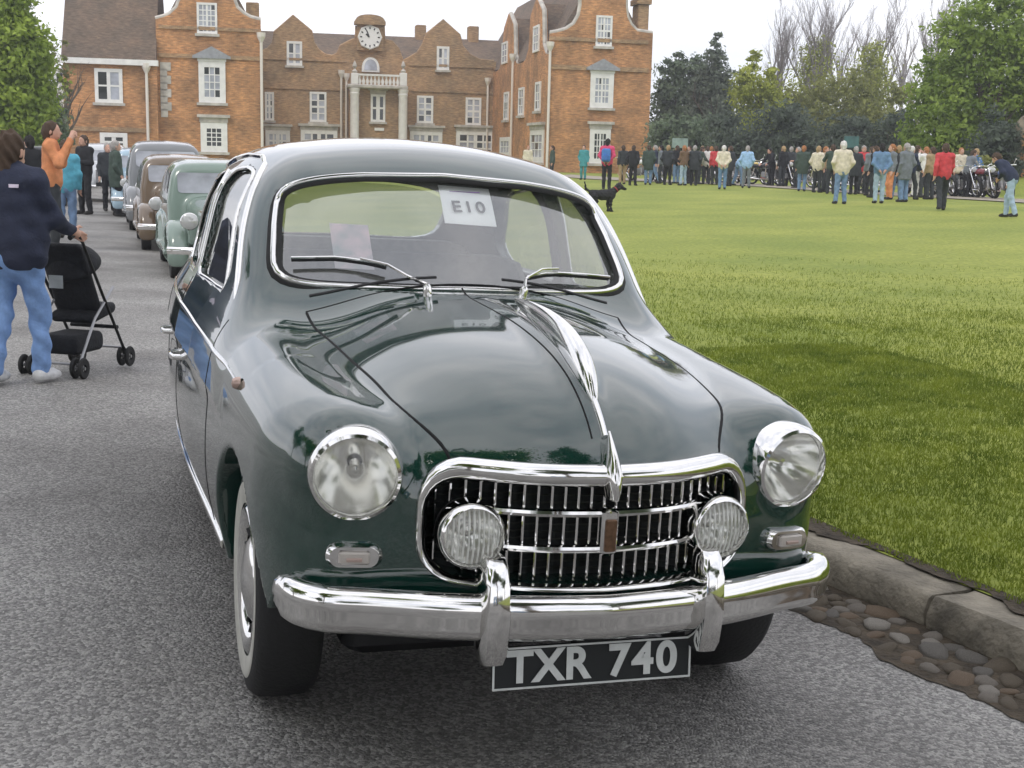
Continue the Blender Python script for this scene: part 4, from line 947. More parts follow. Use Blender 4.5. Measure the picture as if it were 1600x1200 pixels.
# forecourt strip of gravel before the house and along the far lawn edge
# ------------------------------------------------------------------ trees, hedges
def leaf_mat(name,dark,light,sc=.9,tr=.45):
    m=bpy.data.materials.new(name); m.use_nodes=True; t=m.node_tree; t.nodes.remove(t.nodes['Principled BSDF']); o=t.nodes['Material Output']
    tc=t.nodes.new('ShaderNodeTexCoord'); n=t.nodes.new('ShaderNodeTexNoise'); n.inputs['Scale'].default_value=sc; n.inputs['Detail'].default_value=8; n.inputs['Roughness'].default_value=.7; t.links.new(tc.outputs['Object'],n.inputs['Vector'])
    r=t.nodes.new('ShaderNodeValToRGB'); r.color_ramp.elements[0].position=.36; r.color_ramp.elements[1].position=.64; r.color_ramp.elements[0].color=(*dark,1); r.color_ramp.elements[1].color=(*light,1); t.links.new(n.outputs['Fac'],r.inputs['Fac'])
    d=t.nodes.new('ShaderNodeBsdfPrincipled'); d.inputs['Roughness'].default_value=.6; d.inputs['Specular IOR Level'].default_value=.3; tl=t.nodes.new('ShaderNodeBsdfTranslucent'); mx=t.nodes.new('ShaderNodeMixShader'); mx.inputs['Fac'].default_value=tr
    t.links.new(r.outputs['Color'],d.inputs['Base Color']); t.links.new(r.outputs['Color'],tl.inputs['Color']); t.links.new(d.outputs[0],mx.inputs[1]); t.links.new(tl.outputs[0],mx.inputs[2]); t.links.new(mx.outputs[0],o.inputs['Surface']); return m
LM={'dark':leaf_mat('evergreen_leaf',(.10,.145,.09),(.24,.30,.18)),'blue':leaf_mat('blue_green_leaf',(.105,.140,.108),(.24,.28,.20)),'lime':leaf_mat('lime_leaf',(.20,.235,.035),(.52,.56,.11)),
 'mid':leaf_mat('mid_leaf',(.11,.18,.03),(.36,.47,.09)),'bright':leaf_mat('bright_leaf',(.15,.23,.03),(.44,.56,.09)),'olive':leaf_mat('olive_leaf',(.13,.15,.045),(.34,.35,.11)),'hedge':leaf_mat('hedge_leaf',(.062,.084,.064),(.15,.185,.135))}
M_BARK=mat('bark',(.13,.105,.08),.95,var=.4,vscale=3,bump=.7,bscale=14); M_TWIG=mat('bare_twig',(.30,.27,.28),.95,var=.2,vscale=2)
def leaves(blobs,n,size,seed,per=26,spread=.16,flat=.0):
    rg=np.random.default_rng(seed); B=np.array(blobs,float); vol=(B[:,3]*B[:,4]*B[:,5])**.75; k=n//per
    bi=rg.choice(len(B),k,p=vol/vol.sum()); u=rg.normal(size=(k,3)); u/=np.linalg.norm(u,axis=1)[:,None]; r=rg.random(k)**.42
    # clumps, irregular outline
    ph=rg.random(6)*6; irr=1+.16*np.sin(u[:,0]*4+ph[0])+.14*np.sin(u[:,2]*5+ph[1])+.10*np.sin(u[:,1]*6+ph[2])
    C=B[bi,:3]+u*B[bi,3:]*(r*irr)[:,None]
    sc=spread*B[bi,3:].mean(1)
    P=np.repeat(C,per,0)+rg.normal(size=(k*per,3))*np.repeat(sc,per)[:,None]*np.array([1,1,.6])
    nrm_=np.repeat(u,per,0)*.7+rg.normal(size=P.shape)*.75+np.array([0,0,.35]); nrm_/=np.linalg.norm(nrm_,axis=1)[:,None]
    a=np.cross(nrm_,rg.normal(size=P.shape)); a/=np.linalg.norm(a,axis=1)[:,None]; b=np.cross(nrm_,a); s=size*(.6+.8*rg.random(len(P)))[:,None]
    V=np.stack([P-a*s*.9,P-b*s*.42+nrm_*s*.12,P+a*s*.9,P+b*s*.42+nrm_*s*.12],1).reshape(-1,3); Q=np.arange(len(V)).reshape(-1,4)
    return V,Q
def branches(H,r0,seed,levels=4,spread=.55,n0=9,first=.25,up=.25,lean=0.0):
    rg=random.Random(seed); mb=MB()
    def grow(p,d,L,r,lv):
        pts=[p]; q=p; dd=d; n=5 if lv<2 else 3; rr=[r]
        for i in range(n):
            dd=(dd+Vector((rg.uniform(-1,1),rg.uniform(-1,1),rg.uniform(-.3,.8)))*(.10 if lv==0 else .17)).normalized(); q=q+dd*(L/n); pts.append(q); rr.append(max(r*(1-(i+1)/n*(.62 if lv<levels else .9)),.006))
        mb.tube(pts,rr,6 if lv==0 else (4 if lv==1 else 3),caps=False)
        if lv>=levels: return
        k=n0 if lv==0 else rg.randint(4,6)
        for j in range(k):
            t=first+(1-first)*(j+rg.random()*.7)/k if lv==0 else .2+.8*(j+rg.random())/k; t=min(t,.99); i=min(int(t*n),n-1); b=pts[i]+(pts[i+1]-pts[i])*(t*n-i); r1=rr[i]*.62
            ang=rg.uniform(0,6.283); s=Vector((math.cos(ang),math.sin(ang),0)); dv=(dd*.75+s*spread*(1.25 if lv==0 else 1.0)*rg.uniform(.6,1.2)+Vector((0,0,up))).normalized()
            grow(b,dv,L*(.52-.20*t*(lv==0))*rg.uniform(.8,1.2),max(r1,.008),lv+1)
    grow(Vector((0,0,-.4)),Vector((lean,0,1)).normalized(),H,r0,0); return mb
def make_tree(name,px,py_base,Y,w_px,top_py,kind,label,group=None,n=9000,size=.16,blobs=None,seed=1,cat='tree',trunk=True,per=26,spread=.16,z0=None,low=.25):
    d=ray(px,py_base); x=Y*d[0]/d[1]; gz=float(ground_z(x,Y)) if z0 is None else z0; top=at_depth(px,top_py,Y)[2]; H=top-gz; R=w_px/2/2000*Y
    t=empty(name,(x,Y,gz),0,label,cat,group)
    if blobs is None:
        rg=random.Random(seed); blobs=[(0,0,H*(low+(1-low)*.5),R*.85,R*.8,H*(1-low)*.5)]
        for k in range(9):
            a=rg.uniform(0,6.28); h=rg.uniform(low+.1,.9); q=R*(.62-.35*abs(h-.5)); blobs.append((math.cos(a)*q,math.sin(a)*q,H*h,R*rg.uniform(.32,.5),R*rg.uniform(.32,.5),H*rg.uniform(.09,.15)))
    else: blobs=[(b[0]*R,b[1]*R,b[2]*H,b[3]*R,b[4]*R,b[5]*H) for b in blobs]
    V,Q=leaves(blobs,n,size,seed,per,spread); link('crown',mesh_np('crown',V,Q),LM[kind],t)
    if trunk: branches(H*.6,max(.10,H*.026),seed,2,.5,6,.3).build('trunk',M_BARK,t,smooth='all')
    return t
G_='trees behind the lawn'
make_tree('evergreen_tree',1058,255,96,100,72,'dark','dark broad evergreen tree beside the end of the brick mansion',G_,12000,.20,[(-.35,0,.45,.55,.6,.42),(.25,0,.5,.55,.6,.45),(-.1,0,.82,.25,.3,.16),(-.55,0,.7,.22,.3,.2),(.45,0,.75,.25,.3,.2),(0,0,.2,.9,.7,.25)],3)
make_tree('evergreen_tree',1108,255,90,84,54,'blue','tall blue-green evergreen tree with a pointed top between dark and lime trees',G_,12000,.19,[(0,0,.35,.9,.8,.35),(0,0,.62,.55,.55,.25),(.05,0,.85,.28,.3,.14),(.0,0,.96,.12,.14,.07),(-.45,0,.6,.25,.3,.15),(.5,0,.55,.25,.3,.18)],4)
make_tree('lime_tree',1178,255,80,105,72,'lime','yellow-green spring tree standing behind the motorcycles, beside the ivy-clad trunks',G_,11000,.15,[(0,0,.50,.6,.6,.36),(-.4,0,.66,.35,.4,.22),(.35,0,.45,.5,.5,.3),(-.15,0,.88,.22,.3,.13),(.35,0,.78,.16,.2,.1),(0,0,.2,.9,.7,.2)],5,spread=.2)
for i,(px,tp,Y,k) in enumerate(((1195,22,104,0),(1262,14,100,1),(1308,18,108,2),(1352,20,98,3),(1432,16,96,4),(1395,30,112,5),(1500,-20,92,6))):
    d=ray(px,255); x=Y*d[0]/d[1]; gz=float(ground_z(x,Y)); H=at_depth(px,tp,Y)[2]-gz
    t=empty('bare_tree',(x,Y,gz),random.uniform(0,6),'leafless pale grey tree with fine upright twigs rising over the hedge','tree','leafless trees over the hedge')
    branches(H*.80,.24,40+i,4 if i<5 else 3,.42,9,.30,.45).build('trunk',M_TWIG,t,smooth='all')
    t['label']=['leafless pale tree rising behind the lime tree','','leafless tree with steep twigs between the two ivy-clad trees','','leafless tree with crooked crown close beside the large spreading tree','low leafless tree far behind the olive shrub belt','leafless twigs of a tree rising behind the large spreading tree'][i]
    if i in (1,3):
        V,Q=leaves([(0,0,H*.42,1.6,1.4,H*.36),(0,0,H*.7,.9,.9,H*.14)],6500,.14,60+i,20,.3); link('ivy',mesh_np('ivy',V,Q),LM['lime'],t); t['label']=('leafless tree whose tall straight trunk is wrapped in yellow-green ivy' if i==1 else 'leafless tree with a broad yellow-green ivy column on its trunk'); del t['group']
def hedge(px0,px1,py_top,Y0,Y1,kind,label,n,size,seed,base=255,th=1.4,name='hedge'):
    a=at_depth(px0,base,Y0); b=at_depth(px1,base,Y1); top=at_depth((px0+px1)/2,py_top,(Y0+Y1)/2)[2]; gz=float(ground_z((a[0]+b[0])/2,(Y0+Y1)/2)); H=top-gz; o=empty(name,((a[0]+b[0])/2,(Y0+Y1)/2,gz),math.atan2(Y1-Y0,b[0]-a[0]),label,'hedge')
    L=math.hypot(b[0]-a[0],Y1-Y0); m=max(4,int(L/2.0)); rg=random.Random(seed); bl=[]
    for i in range(m):
        x=-L/2+L*(i+.5)/m; h=H*rg.uniform(.82,1.05); bl.append((x,rg.uniform(-.3,.3),h*.5,L/m*.8,th,h*.5)); bl.append((x+rg.uniform(-1,1),0,h*.9,L/m*.4,th*.7,h*.14))
    V,Q=leaves(bl,n,size,seed,20,.2); link('foliage',mesh_np('foliage',V,Q),LM[kind],o)
    for i in range(m): MB().tube([(-L/2+L*(i+.5)/m,0,-.2),(-L/2+L*(i+.5)/m+.1,.1,H*.4),(-L/2+L*(i+.5)/m-.2,0,H*.7)],[.10,.07,.03],5).build('stem',M_BARK,o)
    return o
hedge(1120,1420,168,72,64,'hedge','long dark hedge behind the row of motorcycles',16000,.15,71)
hedge(1160,1420,122,86,78,'olive','olive green shrub belt rising behind the dark hedge',13000,.18,72,th=2.0,name='shrub_belt')
hedge(1020,1130,180,80,76,'dark','dark green shrubs behind the crowd at the corner of the mansion',7000,.16,73,name='shrub_row')
make_tree('broad_tree',1525,262,56,250,-8,'mid','large spreading fresh green tree on the bank beside the brick arch',None,30000,.13,[(0,0,.50,.75,.6,.38),(-.45,0,.38,.45,.5,.26),(-.62,0,.52,.26,.3,.16),(-.25,0,.75,.38,.4,.2),(.35,0,.78,.45,.5,.22),(.6,0,.45,.4,.5,.35),(-.1,0,.2,.6,.5,.14),(.1,0,.95,.3,.3,.1),(-.7,0,.25,.25,.3,.14)],9,spread=.13)
make_tree('dark_bush',1555,262,52,90,178,'hedge','dark round bush under the large spreading tree',None,5000,.12,None,10,'bush',False,low=.0)
make_tree('low_bush',1520,270,48,85,238,'olive','low olive bush on the grass bank below the spreading tree',None,3500,.10,None,12,'bush',False,low=.0)
make_tree('bright_tree',15,230,52,165,-30,'bright','bright yellow-green tree beside the mansion service wing',None,24000,.14,[(0,0,.55,.75,.6,.36),(.35,0,.42,.5,.5,.26),(-.3,0,.7,.5,.5,.26),(.2,0,.8,.4,.4,.2),(.5,0,.62,.32,.4,.18),(.15,0,.25,.55,.5,.14)],13,spread=.14)
make_tree('dark_bush',66,230,58,92,128,'dark','dark evergreen bush under the bright tree beside the service wing',None,7000,.13,None,14,'bush',False,low=.0)
make_tree('bare_shrub',92,225,70,40,40,'olive','thin half-bare shrub between the bright tree and the tiled roof',None,900,.13,None,15,'bush',True,low=.2)
# trees on the other side of the drive and behind the viewer (seen in the paintwork)
def back_tree(x,y,H,R,kind,seed,label):
    t=empty('park_tree',(x,y,float(ground_z(x,y))),0,label,'tree'); rg=random.Random(seed); bl=[(0,0,H*.62,R*.8,R*.8,H*.3)]
    for k in range(8):
        a=rg.uniform(0,6.28); h=rg.uniform(.4,.9); bl.append((math.cos(a)*R*.6,math.sin(a)*R*.6,H*h,R*.42,R*.42,H*.13))
    V,Q=leaves(bl,11000,.22,seed,24,.16); link('crown',mesh_np('crown',V,Q),LM[kind],t); branches(H*.75,.28,seed,2,.6,7,.3).build('trunk',M_BARK,t,smooth='all')
back_tree(-4.6,-5.5,17,3.6,'mid',81,'fresh green park tree facing the front of the green saloon across the drive'); back_tree(3.8,-6.5,17,3.4,'dark',82,'dark park tree on the lawn facing the front of the green saloon'); back_tree(14,-9,14,5.5,'dark',83,'wide park tree far out on the lawn in front of the kerb')
back_tree(-15,-1,12,5.5,'mid',84,'park tree beside the drive opposite the green saloon'); back_tree(-22,9,13,6,'dark',85,'dark park tree beside the drive beyond the pushchair'); back_tree(-16,-16,10,4.5,'dark',86,'small dark park tree at the far edge of the drive by the hedge'); back_tree(-1,-42,15,6,'dark',87,'tall dark park tree at the far end of the drive beyond the blue saloon')
def back_hedge(x0,x1,y,H,label,seed):
    o=empty('hedge',((x0+x1)/2,y,float(ground_z((x0+x1)/2,y))),0,label,'hedge'); m=10; L=x1-x0; bl=[(-L/2+L*(i+.5)/m,0,H*.5,L/m*.7,.9,H*.52) for i in range(m)]; V,Q=leaves(bl,7000,.13,seed,20,.2); link('foliage',mesh_np('foliage',V,Q),LM['hedge'],o)
    for i in range(m): MB().tube([(-L/2+L*(i+.5)/m,0,-.3),(-L/2+L*(i+.5)/m+.1,.1,H*.6)],[.08,.03],5).build('stem',M_BARK,o)
back_hedge(-16,-3.5,-17,2.6,'added unseen dark hedge at the drive end beyond the blue saloon',91); back_hedge(4,18,-17,2.4,'added unseen dark hedge closing the lawn opposite the mansion',92)  # out-of-view hedges added so the chrome reflects a dark band
# brick arch on the bank, grass bank
a=on_ground(1598,262); 
ar=empty('brick_arch',at_depth(1618,258,52),math.radians(-12),'weathered brick garden arch at the end of the bank','arch')
def arch_wall():
    mb=MB(); P=[]; R0=.62; 
    out=[(-.95,-.5),(-.95,1.2)]+[(.0-.95*math.cos(t),1.2+.95*math.sin(t)) for t in np.linspace(0,math.pi,13)][1:]+[(.95,-.5)]
    inn=[(-R0,-.5),(-R0,1.15)]+[(-R0*math.cos(t),1.15+R0*math.sin(t)) for t in np.linspace(0,math.pi,13)][1:]+[(R0,-.5)]
    n=len(out); V=[(x,-.2,z) for x,z in out]+[(x,-.2,z) for x,z in inn]+[(x,.2,z) for x,z in out]+[(x,.2,z) for x,z in inn]; Fs=[]
    for i in range(n-1): Fs+=[(i,i+1,n+i+1,n+i),(2*n+i,3*n+i,3*n+i+1,2*n+i+1),(i,2*n+i,2*n+i+1,i+1),(n+i,n+i+1,3*n+i+1,3*n+i)]
    return MB().add(V,Fs)
arch_wall().build('arch_ring',mat('old_stone',(.26,.22,.17),.9,var=.3,vscale=4),ar); MB().box(-.63,.63,.0,.1,-.5,1.75).build('arch_infill',M_BRICK,ar); MB().box(.96,4,-.15,.25,-.5,2.2).build('arch_wall',M_BRICKD,ar); MB().box(-1.3,-.96,-.15,.25,-.5,1.3).build('arch_pier',M_BRICKD,ar)
def f_bank(u,v):
    px=1440+u*420; P=[on_ground(p,302-6*0) for p in np.ravel(px)[:1]]
    x=16.0+u*16; y=46+v*14-u*4; z=np.array(ground_z(x,y),float)-.05+1.25*np.sin(np.pi*np.clip(v,0,1))**1.2*np.clip(u*2.2,0,1); return x,y,z
sheet('grass_bank',np.linspace(0,1,18),np.linspace(0,1,14),f_bank,M_LAWN)
# gravel path along the far edge of the lawn
M_GRAVEL=mat('gravel',(.34,.30,.24),.95,var=.25,vscale=5,bump=.4,bscale=60)
inner=[on_ground(px,py) for px,py in ((860,276),(930,281),(1050,286),(1150,290),(1280,299),(1400,307),(1500,312),(1600,318),(1750,327),(1950,340))]
inn=resample([(p[0],p[1]) for p in inner],60); V=[];n=len(inn)
for x,y in inn:
    for k in range(5):
        q=k/4*5.0; X,Y=x+q*.25,y+q*.97; V.append((X,Y,float(ground_z(X,Y))+.03))
gp=MB().add(V,[(i*5+j,(i+1)*5+j,(i+1)*5+j+1,i*5+j+1) for i in range(n-1) for j in range(4)]).build('gravel_path',M_GRAVEL,smooth='all'); tag(gp,kind='structure')
# ------------------------------------------------------------------ people
def seg(P,a,b,ra,rb):
    x,y,z=P; a=np.array(a,float); b=np.array(b,float); e=b-a; l2=(e*e).sum()+1e-9
    t=np.clip(((x-a[0])*e[0]+(y-a[1])*e[1]+(z-a[2])*e[2])/l2,0,1)
    return np.sqrt((x-a[0]-t*e[0])**2+(y-a[1]-t*e[1])**2+(z-a[2]-t*e[2])**2)-(ra+(rb-ra)*t)
def ell(P,c,r):
    x,y,z=P; k=np.sqrt(((x-c[0])/r[0])**2+((y-c[1])/r[1])**2+((z-c[2])/r[2])**2); return (k-1)*min(r)
def U(ds,k=.04):
    d=ds[0]
    for e in ds[1:]: d=smin(d,e,k)
    return d
ARMS={ # elbow, wrist offsets from the shoulder for the right side (x outward, y forward)
 'down':((.05,-.03,-.29),(.06,.06,-.54)),'front':((.05,.03,-.28),(-.08,.23,-.27)),'camera':((.10,.12,-.24),(-.10,.27,.10)),'pocket':((.10,-.07,-.27),(.02,.06,-.47)),'back':((.08,-.10,-.26),(-.08,-.16,-.45)),'push':((.06,.10,-.27),(.03,.36,-.36)),'swing':((.05,.10,-.27),(.05,.27,-.44)),'swingb':((.06,-.13,-.26),(.08,-.12,-.52)),'ride':((.08,.20,-.22),(.05,.44,-.30))}
def person_meshes(key,H=1.74,arms=('down','down'),stride=0.0,lean=0.0,fat=1.0,coat=.0,hairlong=0.0,crease=1.0,head_turn=(0,0),h=.019,cap=False,stance=.10):
    s=H/1.74
    def L(p):   # forward bend about the hips
        y,z=p[1],p[2]-.95; c,n=math.cos(lean),math.sin(lean); return (p[0],y*c+z*n,.95-y*n+z*c)
    hipR,hipL=(.09,0,.93),(-.09,0,.93)
    kR,kL=(.10,.04+stride*.55,.50),(-.10,.03-stride*.35,.50); aR,aL=(stance,stride*.75,.09),(-stance,-stride*.95,.09+max(0,stride)*.12)
    chest=L((0,.0,1.30)); waist=L((0,.0,1.05)); shR,shL=L((.175*fat**.5,-.01,1.435)),L((-.175*fat**.5,-.01,1.435)); neck=L((0,.0,1.50)); hd=L((0,.025,1.635)); jaw=L((0,.05,1.575))
    def arm(sh,nm,sg):
        e,w=ARMS[nm]; bl=lambda o: (sh[0]+sg*o[0],)+tuple(np.array(L((0,o[1],1.435+o[2])))[1:]-np.array(L((0,0,1.435)))[1:]+np.array(sh)[1:])
        return bl(e),bl(w)
    eR,wR=arm(shR,arms[0],1); eL,wL=arm(shL,arms[1],-1)
    def hand(P,e,w,sg):
        d=np.array(w)-np.array(e); d/=np.linalg.norm(d); sd=np.array([0,1,0])-d*d[1]; sd=sd/np.linalg.norm(sd) if np.linalg.norm(sd)>.2 else np.array([1,0,0]); nn=np.cross(d,sd); W=np.array(w); o=[seg(P,W,W+d*.07,.030,.034)]
        for q,l in ((-.027,.066),(-.009,.078),(.009,.074),(.027,.058)):
            b=W+d*.085+sd*q; m_=b+d*l*.5+nn*.012*sg; o.append(seg(P,b,m_,.0095,.009)); o.append(seg(P,m_,m_+d*l*.4+nn*.03*sg,.009,.0075))
        t0=W+d*.03+sd*.03; o.append(seg(P,t0,t0+d*.035+sd*.025,.011,.010)); o.append(seg(P,t0+d*.035+sd*.025,t0+d*.07+sd*.03,.010,.008)); return U(o,.012)
    def head(P):
        o=[ell(P,hd,(.078,.098,.118)),seg(P,jaw,L((0,.075,1.555)),.058,.038),seg(P,L((0,.118,1.625)),L((0,.138,1.60)),.010,.016),seg(P,neck,L((0,.01,1.56)),.058,.055),seg(P,L((.08,.01,1.635)),L((.086,.0,1.60)),.018,.012),seg(P,L((-.08,.01,1.635)),L((-.086,.0,1.60)),.018,.012),seg(P,L((-.025,.108,1.563)),L((.025,.108,1.563)),.012,.012)]
        d=U(o,.025)
        for q in (-.032,.032): d=smax(d,-(np.sqrt((P[0]-L((q,.118,1.642))[0])**2+(P[1]-L((q,.118,1.642))[1])**2+(P[2]-L((q,.118,1.642))[2])**2)-.018),.012)
        return d
    def torso(P,r,z0):
        w_=(P[0],P[1]/.70,P[2]); f=lambda p:(p[0],p[1]/.70,p[2])
        return U([seg(w_,f(chest),f(waist),(.165)*fat+r,(.158)*fat+r),seg(w_,f(waist),(0,0,.95),.158*fat+r,.165*fat+r),seg(P,shR,shL,.062+r,.062+r)],.10)
    def body(x,y,z):
        P=(x,y,z); return U([head(P),torso(P,-.03,.9),seg(P,shR,eR,.045,.038),seg(P,eR,wR,.038,.028),seg(P,shL,eL,.045,.038),seg(P,eL,wL,.038,.028),hand(P,eR,wR,1),hand(P,eL,wL,-1),seg(P,hipR,kR,.07,.05),seg(P,kR,aR,.05,.038),seg(P,hipL,kL,.07,.05),seg(P,kL,aL,.05,.038)],.03)
    hem=.80-coat
    def jacket(x,y,z):
        P=(x,y,z); d=U([torso(P,.018,.9),seg(P,shR,eR,.066,.058),seg(P,eR,tuple(np.array(wR)*.94+np.array(eR)*.06),.058,.044),seg(P,shL,eL,.066,.058),seg(P,eL,tuple(np.array(wL)*.94+np.array(eL)*.06),.058,.044),seg(P,neck,L((0,-.005,1.525)),.078,.070)],.05)
        if coat>0: d=U([d,seg((P[0],P[1]/.75,P[2]),(0,0,.95),(0,.02,hem),.165*fat+.02,.19*fat)],.06)
        cr=.010*np.sin(z*38+x*9+y*11)*np.sin(x*23-z*11)+.006*np.sin(y*31+z*27)
        return smax(smax(d+cr*.42*crease,(hem-z),.02),-(seg(P,neck,L((0,.01,1.56)),.064,.064)),.01)
    def trousers(x,y,z):
        P=(x,y,z); d=U([seg((x,y/.8,z),(0,0,1.0),(0,0,.93),.15*fat,.155*fat),seg(P,hipR,kR,.094*fat**.5,.072),seg(P,kR,aR,.072,.060),seg(P,hipL,kL,.094*fat**.5,.072),seg(P,kL,aL,.072,.060)],.035)
        cr=.007*np.sin(z*30+y*20)*np.sin(x*30+z*9); return smax(smax(d+cr*crease,.055-z,.01),z-1.04,.02)
    def shoes(x,y,z):
        P=(x,y,z); o=[]
        for a in (aR,aL):
            b=a[2]-.09; o+=[seg(P,(a[0],a[1]-.03,b+.055),(a[0]*1.1,a[1]+.10,b+.045),.048,.042),seg(P,(a[0]*1.1,a[1]+.10,b+.045),(a[0]*1.15,a[1]+.16,b+.035),.042,.032)]
        d=U(o,.02); return smax(d,.004-z+0*x,.008)
    def hair(x,y,z):
        P=(x,y,z); d=U([ell(P,L((0,.005,1.655)),(.092,.110,.118)),seg(P,L((0,-.05,1.62)),L((0,-.055-.01*hairlong,1.56-.16*hairlong)),.070,.055+.02*hairlong)],.04)
        c0=L((0,.10,1.60)); cut=np.sqrt(((x-c0[0])/1.05)**2+(y-c0[1])**2+((z-c0[2])/1.35)**2)-.088
        d=d+.006*crease*np.sin(x*70+z*25)*np.sin(z*34+y*60)
        if cap: d=smin(d,ell(P,L((0,.09,1.70)),(.075,.09,.016)),.01)
        return smax(d,-cut,.015)
    out={}
    for nm,fn,lo,hi in (('body',body,(-.55,-.55,.04),(.55,.65,1.80)),('jacket',jacket,(-.55,-.5,.5),(.55,.6,1.66)),('trousers',trousers,(-.3,-.5,.0),(.3,.5,1.1)),('shoes',shoes,(-.28,-.6,-.02),(.28,.55,.30)),('hair',hair,(-.16,-.25,1.1),(.16,.35,1.85))):
        lo=list(lo); hi=list(hi)
        if abs(lean)>.05: hi[1]+=.5; lo[2]=min(lo[2],.4) if nm in('jacket','hair') else lo[2]
        hh=h*(.62 if nm in('hair','shoes') else 1)
        V,Q,N=sdf_mesh(fn,lo,hi,hh,iters=2,eps=.004)
        if nm=='shoes':
            for q,sel in (('shoe_a',V[Q].mean(1)[:,0]>0),('shoe_b',V[Q].mean(1)[:,0]<=0)):
                qq=Q[sel]; us=np.unique(qq); re_=np.zeros(len(V),np.int32); re_[us]=np.arange(len(us)); me=mesh_np(key+q,V[us]*s,re_[qq],True); me.materials.append(None); out[q]=me
            continue
        me=mesh_np(key+'_'+nm,V*s,Q,True); me.materials.append(None); out[nm]=me
    return out
PV={}
def pv(key,**k):
    if key not in PV: PV[key]=person_meshes(key,**k)
    return PV[key]
pv('stand',arms=('down','down')); pv('front',arms=('front','front'),stance=.13); pv('camera',arms=('camera','camera')); pv('pocket',arms=('pocket','pocket'),fat=1.12,stance=.13); pv('walk',arms=('swing','swingb'),stride=.28); pv('coat',arms=('pocket','down'),coat=.12,fat=1.15); pv('back',arms=('back','back'),fat=1.05); pv('bend',arms=('swing','front'),lean=.75,stride=.2); pv('crouch',arms=('ride','ride'),lean=.28); pv('cap',arms=('front','down'),cap=True)
def cloth(c,n=None): 
    k='cloth_%.3f_%.3f_%.3f'%c; return mat(k,c,.9,var=.16,vscale=14,bump=.25,bscale=60)
SKIN=[mat('skin_a',(.58,.34,.25),.6,var=.06,vscale=20),mat('skin_b',(.50,.29,.21),.6,var=.06,vscale=20)]
C_={'jeans':(.16,.25,.40),'pale_jeans':(.34,.45,.55),'black':(.014,.015,.018),'dark':(.035,.04,.045),'navy':(.022,.03,.060),'green':(.05,.075,.06),'cream':(.66,.60,.47),'white':(.72,.71,.68),'blue':(.12,.26,.58),'sky':(.32,.50,.72),'red':(.55,.06,.07),'orange':(.62,.25,.11),'teal':(.06,.28,.30),'grey':(.17,.19,.21),'brown':(.16,.10,.06),'turq':(.10,.38,.50),'crimson':(.62,.07,.16),'tan':(.36,.26,.15),'denim':(.14,.24,.38),'lilac':(.20,.22,.48)}
H_={'brown':(.07,.045,.03),'grey':(.34,.32,.30),'white':(.62,.60,.57),'blond':(.36,.25,.13),'black':(.015,.013,.012),'ginger':(.34,.15,.06),'bald':(.50,.29,.21)}
def person(kind,x,y,z,face,jacket,trousers,hair,label,H=1.74,group=None,shoe=(.03,.028,.026)):
    t=empty('person',(x,y,z),face,label,'person',group); s=H/1.74; t.scale=(s,s,s)
    for nm,m in (('body',SKIN[hash(label)%2] if False else SKIN[len(label)%2]),('jacket',cloth(C_.get(jacket,jacket))),('trousers',cloth(C_.get(trousers,trousers))),('shoe_a',cloth(shoe)),('shoe_b',cloth(shoe)),('hair',cloth(H_[hair]))):
        o=bpy.data.objects.new('shoe' if nm.startswith('shoe') else nm,PV[kind][nm]); COL.objects.link(o); o.parent=t; o.material_slots[0].link='OBJECT'; o.material_slots[0].material=m
    return t
def crowd(px,head,feet,kind,face,*a,**k):
    # place by the feet on the ground; the height follows from the head
    x,y,z=on_ground(px,feet); 
    H=(feet-head)/2000*math.hypot(x,y)*1.0; H=min(max(H,1.60),1.86) if 'H' not in k else k.pop('H')
    return person(kind,x,y,z,math.radians(face),*a,H=H,**k)
# facing: 0 looks along +Y (away from the viewer), 180 towards
crowd(135,222,335,'front',150,'black','black','brown','person all in black with hands held at chest height standing on the drive')
crowd(183,229,338,'coat',-60,'green','black','grey','person in dark green coat talking beside the parked vintage cars')
crowd(171,232,330,'stand',-150,'dark','black','grey','person in dark jacket half hidden behind the one in the green coat')
crowd(86,208,392,'camera',-75,'orange','dark','brown','person in orange jacket raising a camera to the face')
crowd(106,232,372,'stand',20,'turq','jeans','brown','person in turquoise top behind the one in the orange jacket')
crowd(52,226,362,'walk',40,'black','dark','black','person in black jacket near the bush, behind the orange jacket')
crowd(947,214,296,'back',-15,'crimson','black','black','person in crimson jacket carrying a blue backpack on the lawn')
crowd(911,237,281,'coat',160,'teal','teal','brown','person in teal clothes by the ground floor window of the mansion')
crowd(862,240,283,'stand',100,'green','dark','brown','person in dark green jacket at the mansion corner by the downpipe')
crowd(824,240,278,'stand',190,'cream','dark','ginger','person in cream top near the lantern of the mansion court')
